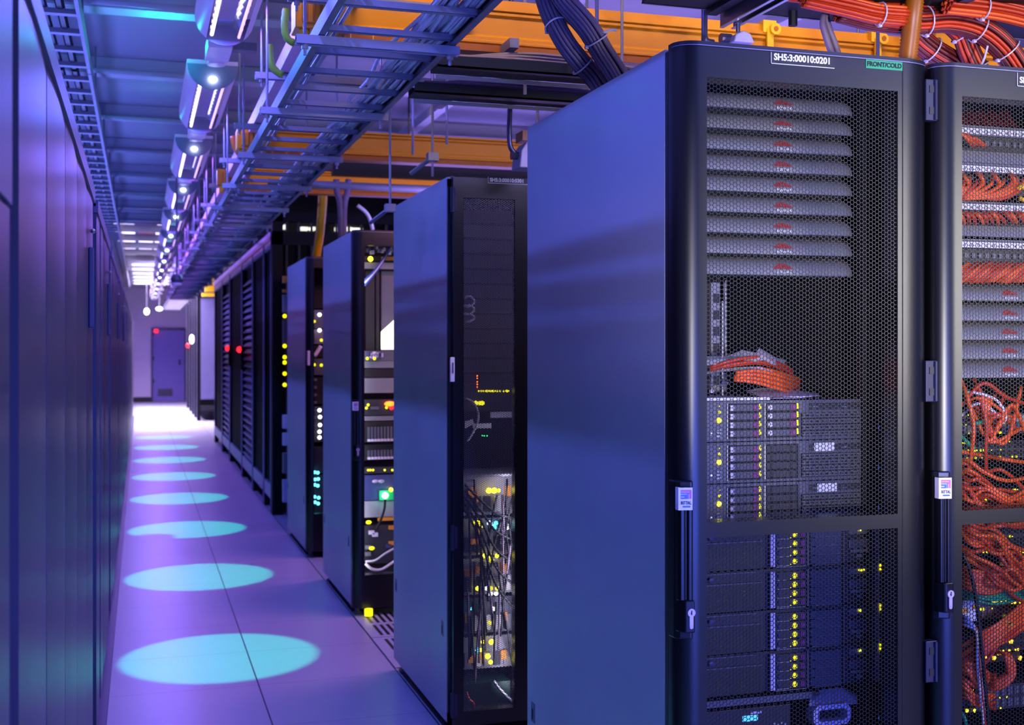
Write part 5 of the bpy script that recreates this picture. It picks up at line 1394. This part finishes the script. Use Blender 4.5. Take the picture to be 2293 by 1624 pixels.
o = MB().tube([P(2211, 103, 2.55), P(2204, 130, 2.55), P(2195, 150, 2.55)], .003, 5).build('tie_tail', 'tie_white'); tag(o, 'upright tail of a tie beside the rack gap under the maroon bundles', 'cable tie')
# corrugated conduits
def corrugated(pts, r, mname, label, name='corrugated_conduit', pitch=.011):
    path = spline(pts, 10)
    L = sum((path[i+1]-path[i]).length for i in range(len(path)-1))
    n = int(L/pitch)*2
    out = []
    acc = 0; i = 0; seg = (path[1]-path[0]).length
    for q in range(n+1):
        d = L*q/n
        while d > acc + seg and i < len(path)-2: acc += seg; i += 1; seg = (path[i+1]-path[i]).length
        out.append(path[i].lerp(path[i+1], min(1, (d-acc)/max(seg, 1e-6))))
    o = MB().tube(out, [r*(1.0 if q % 2 else .88) for q in range(n+1)], 14).build(name, mname, None, smooth=True)
    return tag(o, label, 'conduit')
corrugated([P(2052, -40, 2.55), P(2044, 30, 2.56), P(2037, 90, 2.58), P(2030, 150, 2.6)], .0245, 'conduit_orange', 'thick ribbed orange conduit rising beside the FRONT/COLD plate', pitch=.0075)
corrugated([P(721, 405, 7.6), P(722, 450, 7.8), P(716, 520, 8.15), P(708, 575, 8.3), P(702, 640, 8.5)], .031, 'yellow_plastic', 'yellow hose hanging from the busbar into the fourth row rack', 'hose', .02)
corrugated([P(603, 100, 4.4), P(604, 125, 4.4), P(609, 148, 4.4), P(622, 163, 4.4), P(634, 168, 4.4)], .014, 'earth_green', 'green and yellow ribbed earth sleeve beside the lamps, lower one', 'earth_sleeve', .02)
corrugated([P(640, 20, 4.0), P(637, 55, 4.0), P(642, 85, 4.0), P(660, 98, 4.0)], .013, 'earth_green', 'green and yellow ribbed earth sleeve at the busbar end, upper one', 'earth_sleeve', .02)
corrugated([P(521, 305, 6.3), P(524, 325, 6.3), P(533, 342, 6.3), P(545, 350, 6.3)], .016, 'conduit_orange', 'dark orange ribbed sleeve at the second busbar end', 'earth_sleeve', .02)
# dark cables over the first rack roof and the third row
for k, pts in enumerate(([P(1880, -6, 2.7), P(1853, 20, 2.7), P(1842, 50, 2.7), P(1850, 85, 2.7), P(1862, 120, 2.7)], [P(1868, -6, 2.7), P(1850, 26, 2.7), P(1855, 60, 2.7), P(1868, 95, 2.7), P(1876, 120, 2.7)])):
    cord('drop_cable', pts, .0085, 'slate_cable', 'slate drop cable behind the tag of the first rack, %s' % ('outer', 'inner')[k], 'slate drop cables', n=7, k=8)
for k, (u, du) in enumerate(((752, 6), (780, -6))):
    cord('drop_cable', [P(u, 402, 7.2), P(u+du*.4, 430, 7.2), P(u+du*1.6, 460, 7.2), P(u+du*2, 540, 7.2)], .020, 'slate_cable', 'slate cable hanging into the third row rack top, %s' % ('nearer the yellow hose', 'further from the yellow hose')[k], 'slate hanging cables', n=7, k=8)
cord('drop_cable', [P(800, 460, 7.0), P(818, 475, 7.0), P(828, 492, 7.0), P(834, 515, 7.0)], .012, 'grey_cable', 'grey cable bending down over the third row rack', None)
# bent pipes with lamp heads on the rack tops
def pipe_lamp(pts, head, Y, r, label):
    t = thing('pipe_lamp', label, 'lamp', tuple(P(head[0], head[2], Y)), 'bent pipe lamps')
    MB().tube(spline(pts, 7), r, 10).build('bent_pipe', 'slate_strut', t, smooth=True)
    a = P(head[0], head[1], Y); b = P(head[2], head[3], Y)
    w = b.x - a.x
    MB().sweep_y(list(reversed([(a.x, b.z), (a.x+w*.1, a.z-(a.z-b.z)*.35), (a.x+w*.45, a.z), (a.x+w*.8, a.z-(a.z-b.z)*.2), (b.x, b.z)])), Y-.04, Y+.06).build('lamp_head', 'strip_pale', t, bevel=.004)
    MB().cyl((a.x-.02, Y, (a.z+b.z)/2), (a.x+.01, Y, (a.z+b.z)/2), r*1.6, 10).build('pipe_joint', 'slate_strut', t)
    return t
pipe_lamp([P(1577, 10, 2.9)+Vector((0,0,.7)), P(1577, 50, 2.9), P(1577, 80, 2.9), P(1583, 92, 2.9), P(1597, 96, 2.9)], (1628, 74, 1674, 104), 2.9, .0085, 'bent pipe with pale lamp head standing behind the first rack roof')
t = pipe_lamp([Vector((P(1146, 110, 4.0).x, 4.0, ZC-.001)), P(1142, 200, 4.0), P(1140, 290, 4.0), P(1143, 330, 4.0), P(1158, 348, 4.0)], (1156, 320, 1192, 380), 4.0, .009, 'long bent pipe with pale lamp head beside the first rack edge')
a = P(1162, 296, 4.0); b = P(1195, 320, 4.0)
MB().box(a.x, b.x, 3.96, 4.04, b.z, a.z).build('amber_cover', 'conduit_orange', t)
# pale cable clips at (873, 440-470) over the second rack
for k, (u, v) in enumerate(((873, 466), (968, 352))):
    Y = 4.6 if k == 0 else 4.3
    p = P(u, v, Y)
    t = thing('rod_clamp', ('pale rod clamp hanging at the second rack roof corner', 'pale rod clamp hanging beside the second busbar')[k], 'clamp', tuple(p), 'hanging rod clamps')
    MB().box(p.x-.02, p.x+.02, Y-.02, Y+.02, p.z-.015, p.z+.015).build('clamp_block', 'zinc_pale', t)
    MB().tube([p, Vector((p.x, p.y, ZC-.001))], .005, 6).build('clamp_rod', 'rod_zinc', t)
    MB().tube([p, p+Vector((-.06, .10, -.05))], .008, 6).build('clamp_arm', 'zinc', t)
# hanging ball camera and two pendant lamps far down the aisle
p = P(395, 626, 9.6); 
t = thing('ball_camera', 'dark ball camera hanging on a thin pole beside the ladder', 'camera', tuple(p))
MB().ball(p, .045, 0, 14).build('camera_ball', 'server_grey', t, smooth=True)
MB().cyl(p+Vector((0, 0, -.045)), p+Vector((0, 0, -.025)), .04, 14).build('camera_ring', 'label_white', t)
MB().tube([p+Vector((0, 0, .04)), Vector((p.x, p.y, ZC-.001))], .007, 8).build('camera_pole', 'zinc', t)
for k, (u, v, lab) in enumerate(((328, 698, 'small white pendant bulb far down the aisle, on a thin cord'), (356, 692, 'wider white pendant lamp far down the aisle near the door'))):
    p = P(u, v, 26.0)
    t = thing('pendant_lamp', lab, 'lamp', tuple(p))
    MB().ball(p, .055 if k == 0 else .07, 0, 10, (1, 1, 1.3 if k == 0 else .6)).build('bulb', 'led_white', t, smooth=True)
    MB().tube([p, Vector((p.x, p.y, ZC-.001))], .012, 6).build('pendant_cord', 'zinc', t)
# ================================================================ camera and light
cam_d = bpy.data.cameras.new('camera'); cam = bpy.data.objects.new('camera', cam_d); COL.objects.link(cam)
cam.location = (0, 0, CH)
yaw = math.atan2(SN, CS)
cam.rotation_euler = (PI/2, 0, -yaw)
cam_d.sensor_width = 36.0; cam_d.lens = 36.0*F/2293
cam_d.shift_x = 0.0; cam_d.shift_y = -(1624/2 - V0)/2293
cam_d.clip_start = .02; cam_d.clip_end = 200
cam_d.dof.use_dof = True; cam_d.dof.focus_distance = 2.95; cam_d.dof.aperture_fstop = 5.6
SC.camera = cam

w = bpy.data.worlds.new('world'); SC.world = w; w.use_nodes = True
bg = w.node_tree.nodes['Background']
bg.inputs[0].default_value = (.07, .10, .9, 1); bg.inputs[1].default_value = .42

def area(name, loc, size, power, col, rot=(0, 0, 0), sizey=None, spread=None):
    l = bpy.data.lights.new(name, 'AREA'); l.energy = power; l.color = col
    l.shape = 'RECTANGLE' if sizey else 'SQUARE'; l.size = size
    if sizey: l.size_y = sizey
    if spread: l.spread = math.radians(spread)
    o = bpy.data.objects.new(name, l); COL.objects.link(o); o.location = loc; o.rotation_euler = rot
    return o
def spot(name, loc, target, power, col, ang, blend=.3, r=.02):
    l = bpy.data.lights.new(name, 'SPOT'); l.energy = power; l.color = col; l.spot_size = math.radians(ang); l.spot_blend = blend; l.shadow_soft_size = r
    o = bpy.data.objects.new(name, l); COL.objects.link(o); o.location = loc
    d = Vector(target) - Vector(loc); o.rotation_euler = d.to_track_quat('-Z', 'Y').to_euler()
    return o
BLUE = (.09, .145, 1.0); VIO = (.26, .14, 1.0); MID = (.16, .12, 1.0); PINK = (1.0, .38, .75); WHITE = (1.0, .96, .92); WARM = (1.0, .70, .38); CYAN = (.0, .85, .85)
# each tube lamp of the aisle lights the aisle below and the deck above; its end bulb throws the round pool on the floor
for k in range(-2, 13):
    y = 5.68 + LP*k
    col = BLUE if k < 3 else (VIO if k > 6 else MID)
    area('tube_lamp_light', (XLAMP-.052, y+.6, 2.643), .012, 21.0, col, (0, 0, 0), 1.1)
    area('pink_tube_light', (XLAMP+.052, y+.6, 2.643), .012, 4.2 if k > 0 else 1.3, (.80, .14, 1.0), (0, 0, 0), 1.1)
    spot('floor_spot', (XLAMP+.01, y-.03, 2.60), (XLAMP+.03, y-.05, 0), 400.0, (.0, 1.0, .62), 20.5, .22, .01)
    if -1 <= k < 5:
        l = bpy.data.lights.new('bulb_glow', 'POINT'); l.energy = {0: 2.6, 1: .4, 2: .2}.get(k, .1); l.color = CYAN; l.shadow_soft_size = .02
        o = bpy.data.objects.new('bulb_glow', l); COL.objects.link(o); o.location = (XLAMP-.22, y-.06, 2.80)
# aisle lamps between the rows; the front blue one is added fill
for k, (y, x, e, col) in enumerate(((.6, 2.6, 70, BLUE), (3.5, 2.3, 26, (.60, .50, 1.0)), (5.75, 2.4, 30, PINK), (7.72, 2.4, 22, PINK), (9.5, 2.4, 12, PINK))):
    area('aisle_lamp_and_fill', (x, y, 2.22 if k else 2.9), 2.2, e, col, (0, 0, 0), .20)
area('far_end_lamp', (.45, 25.9, 2.95), 1.2, 1150, (.82, .70, 1.0), (0, 0, 0), 8.0, 125)
# unseen fill lights added on the cabinet tops and rack roofs to wash the ceiling
for k in range(8):
    area('cabinet_top_fill', (-.42, 1.8+2.3*k, 1.955), .2, 17 if k < 6 else 8, (.15, .20, 1.0), (PI, 0, 0), 2.2)
for k, y in enumerate((2.75, 4.75, 6.85, 8.7)):
    area('rack_top_fill', (2.6, y, 2.09), 2.4, (7, 26, 30, 24)[k], (.24, .20, 1.0) if k in (0, 3) else (.36, .26, 1.0), (PI, 0, 0), .15)
# unseen softbox added for door-edge highlights, and an added fill spot for the gear
area('door_edge_softbox', (3.6, -.3, 1.75), .55, 66, WHITE, (math.radians(90), 0, math.radians(38)), 1.2)
spot('gear_fill_spot', (.62, -.85, 1.15), (1.74, 2.4, 1.62), 470, WHITE, 25, .5, .10)
# fill lights added inside the second and third rack rows to brighten their contents
area('rack_inner_fill', (1.335, 4.275, .60), .02, 1.5, (.80, .76, 1.0), (math.radians(90), 0, math.radians(35)), .95)
area('rack_inner_fill', (1.115, 6.34, 1.05), .02, 1.8, (.75, .8, 1.0), (math.radians(90), 0, math.radians(-35)), 1.7)
area('front_low_fill', (1.3, -1.2, .75), 1.6, 120, BLUE, (math.radians(90), 0, 0), .9)  # added low blue fill for the lower faces of the front row
# warm fill added over the busbars to bring out their yellow
for y, e in ((3.70, 5.2), (6.0, 1.6), (7.6, 1.6)):
    area('busbar_fill', (1.9, y-.42, 2.92), 3.0, e, WARM, (math.radians(40), 0, 0), .06, 80)
SC.view_settings.view_transform = 'Standard'; SC.view_settings.look = 'None'
SC.view_settings.exposure = 0.0; SC.view_settings.gamma = 1.0
SC.view_settings.use_curve_mapping = False
SC.cycles.use_adaptive_sampling = True; SC.cycles.adaptive_threshold = .09; SC.cycles.adaptive_min_samples = 24
SC.cycles.max_bounces = 4; SC.cycles.diffuse_bounces = 2; SC.cycles.glossy_bounces = 2; SC.cycles.transparent_max_bounces = 6
SC.cycles.sample_clamp_indirect = 4.0
SC.cycles.caustics_reflective = False; SC.cycles.caustics_refractive = False
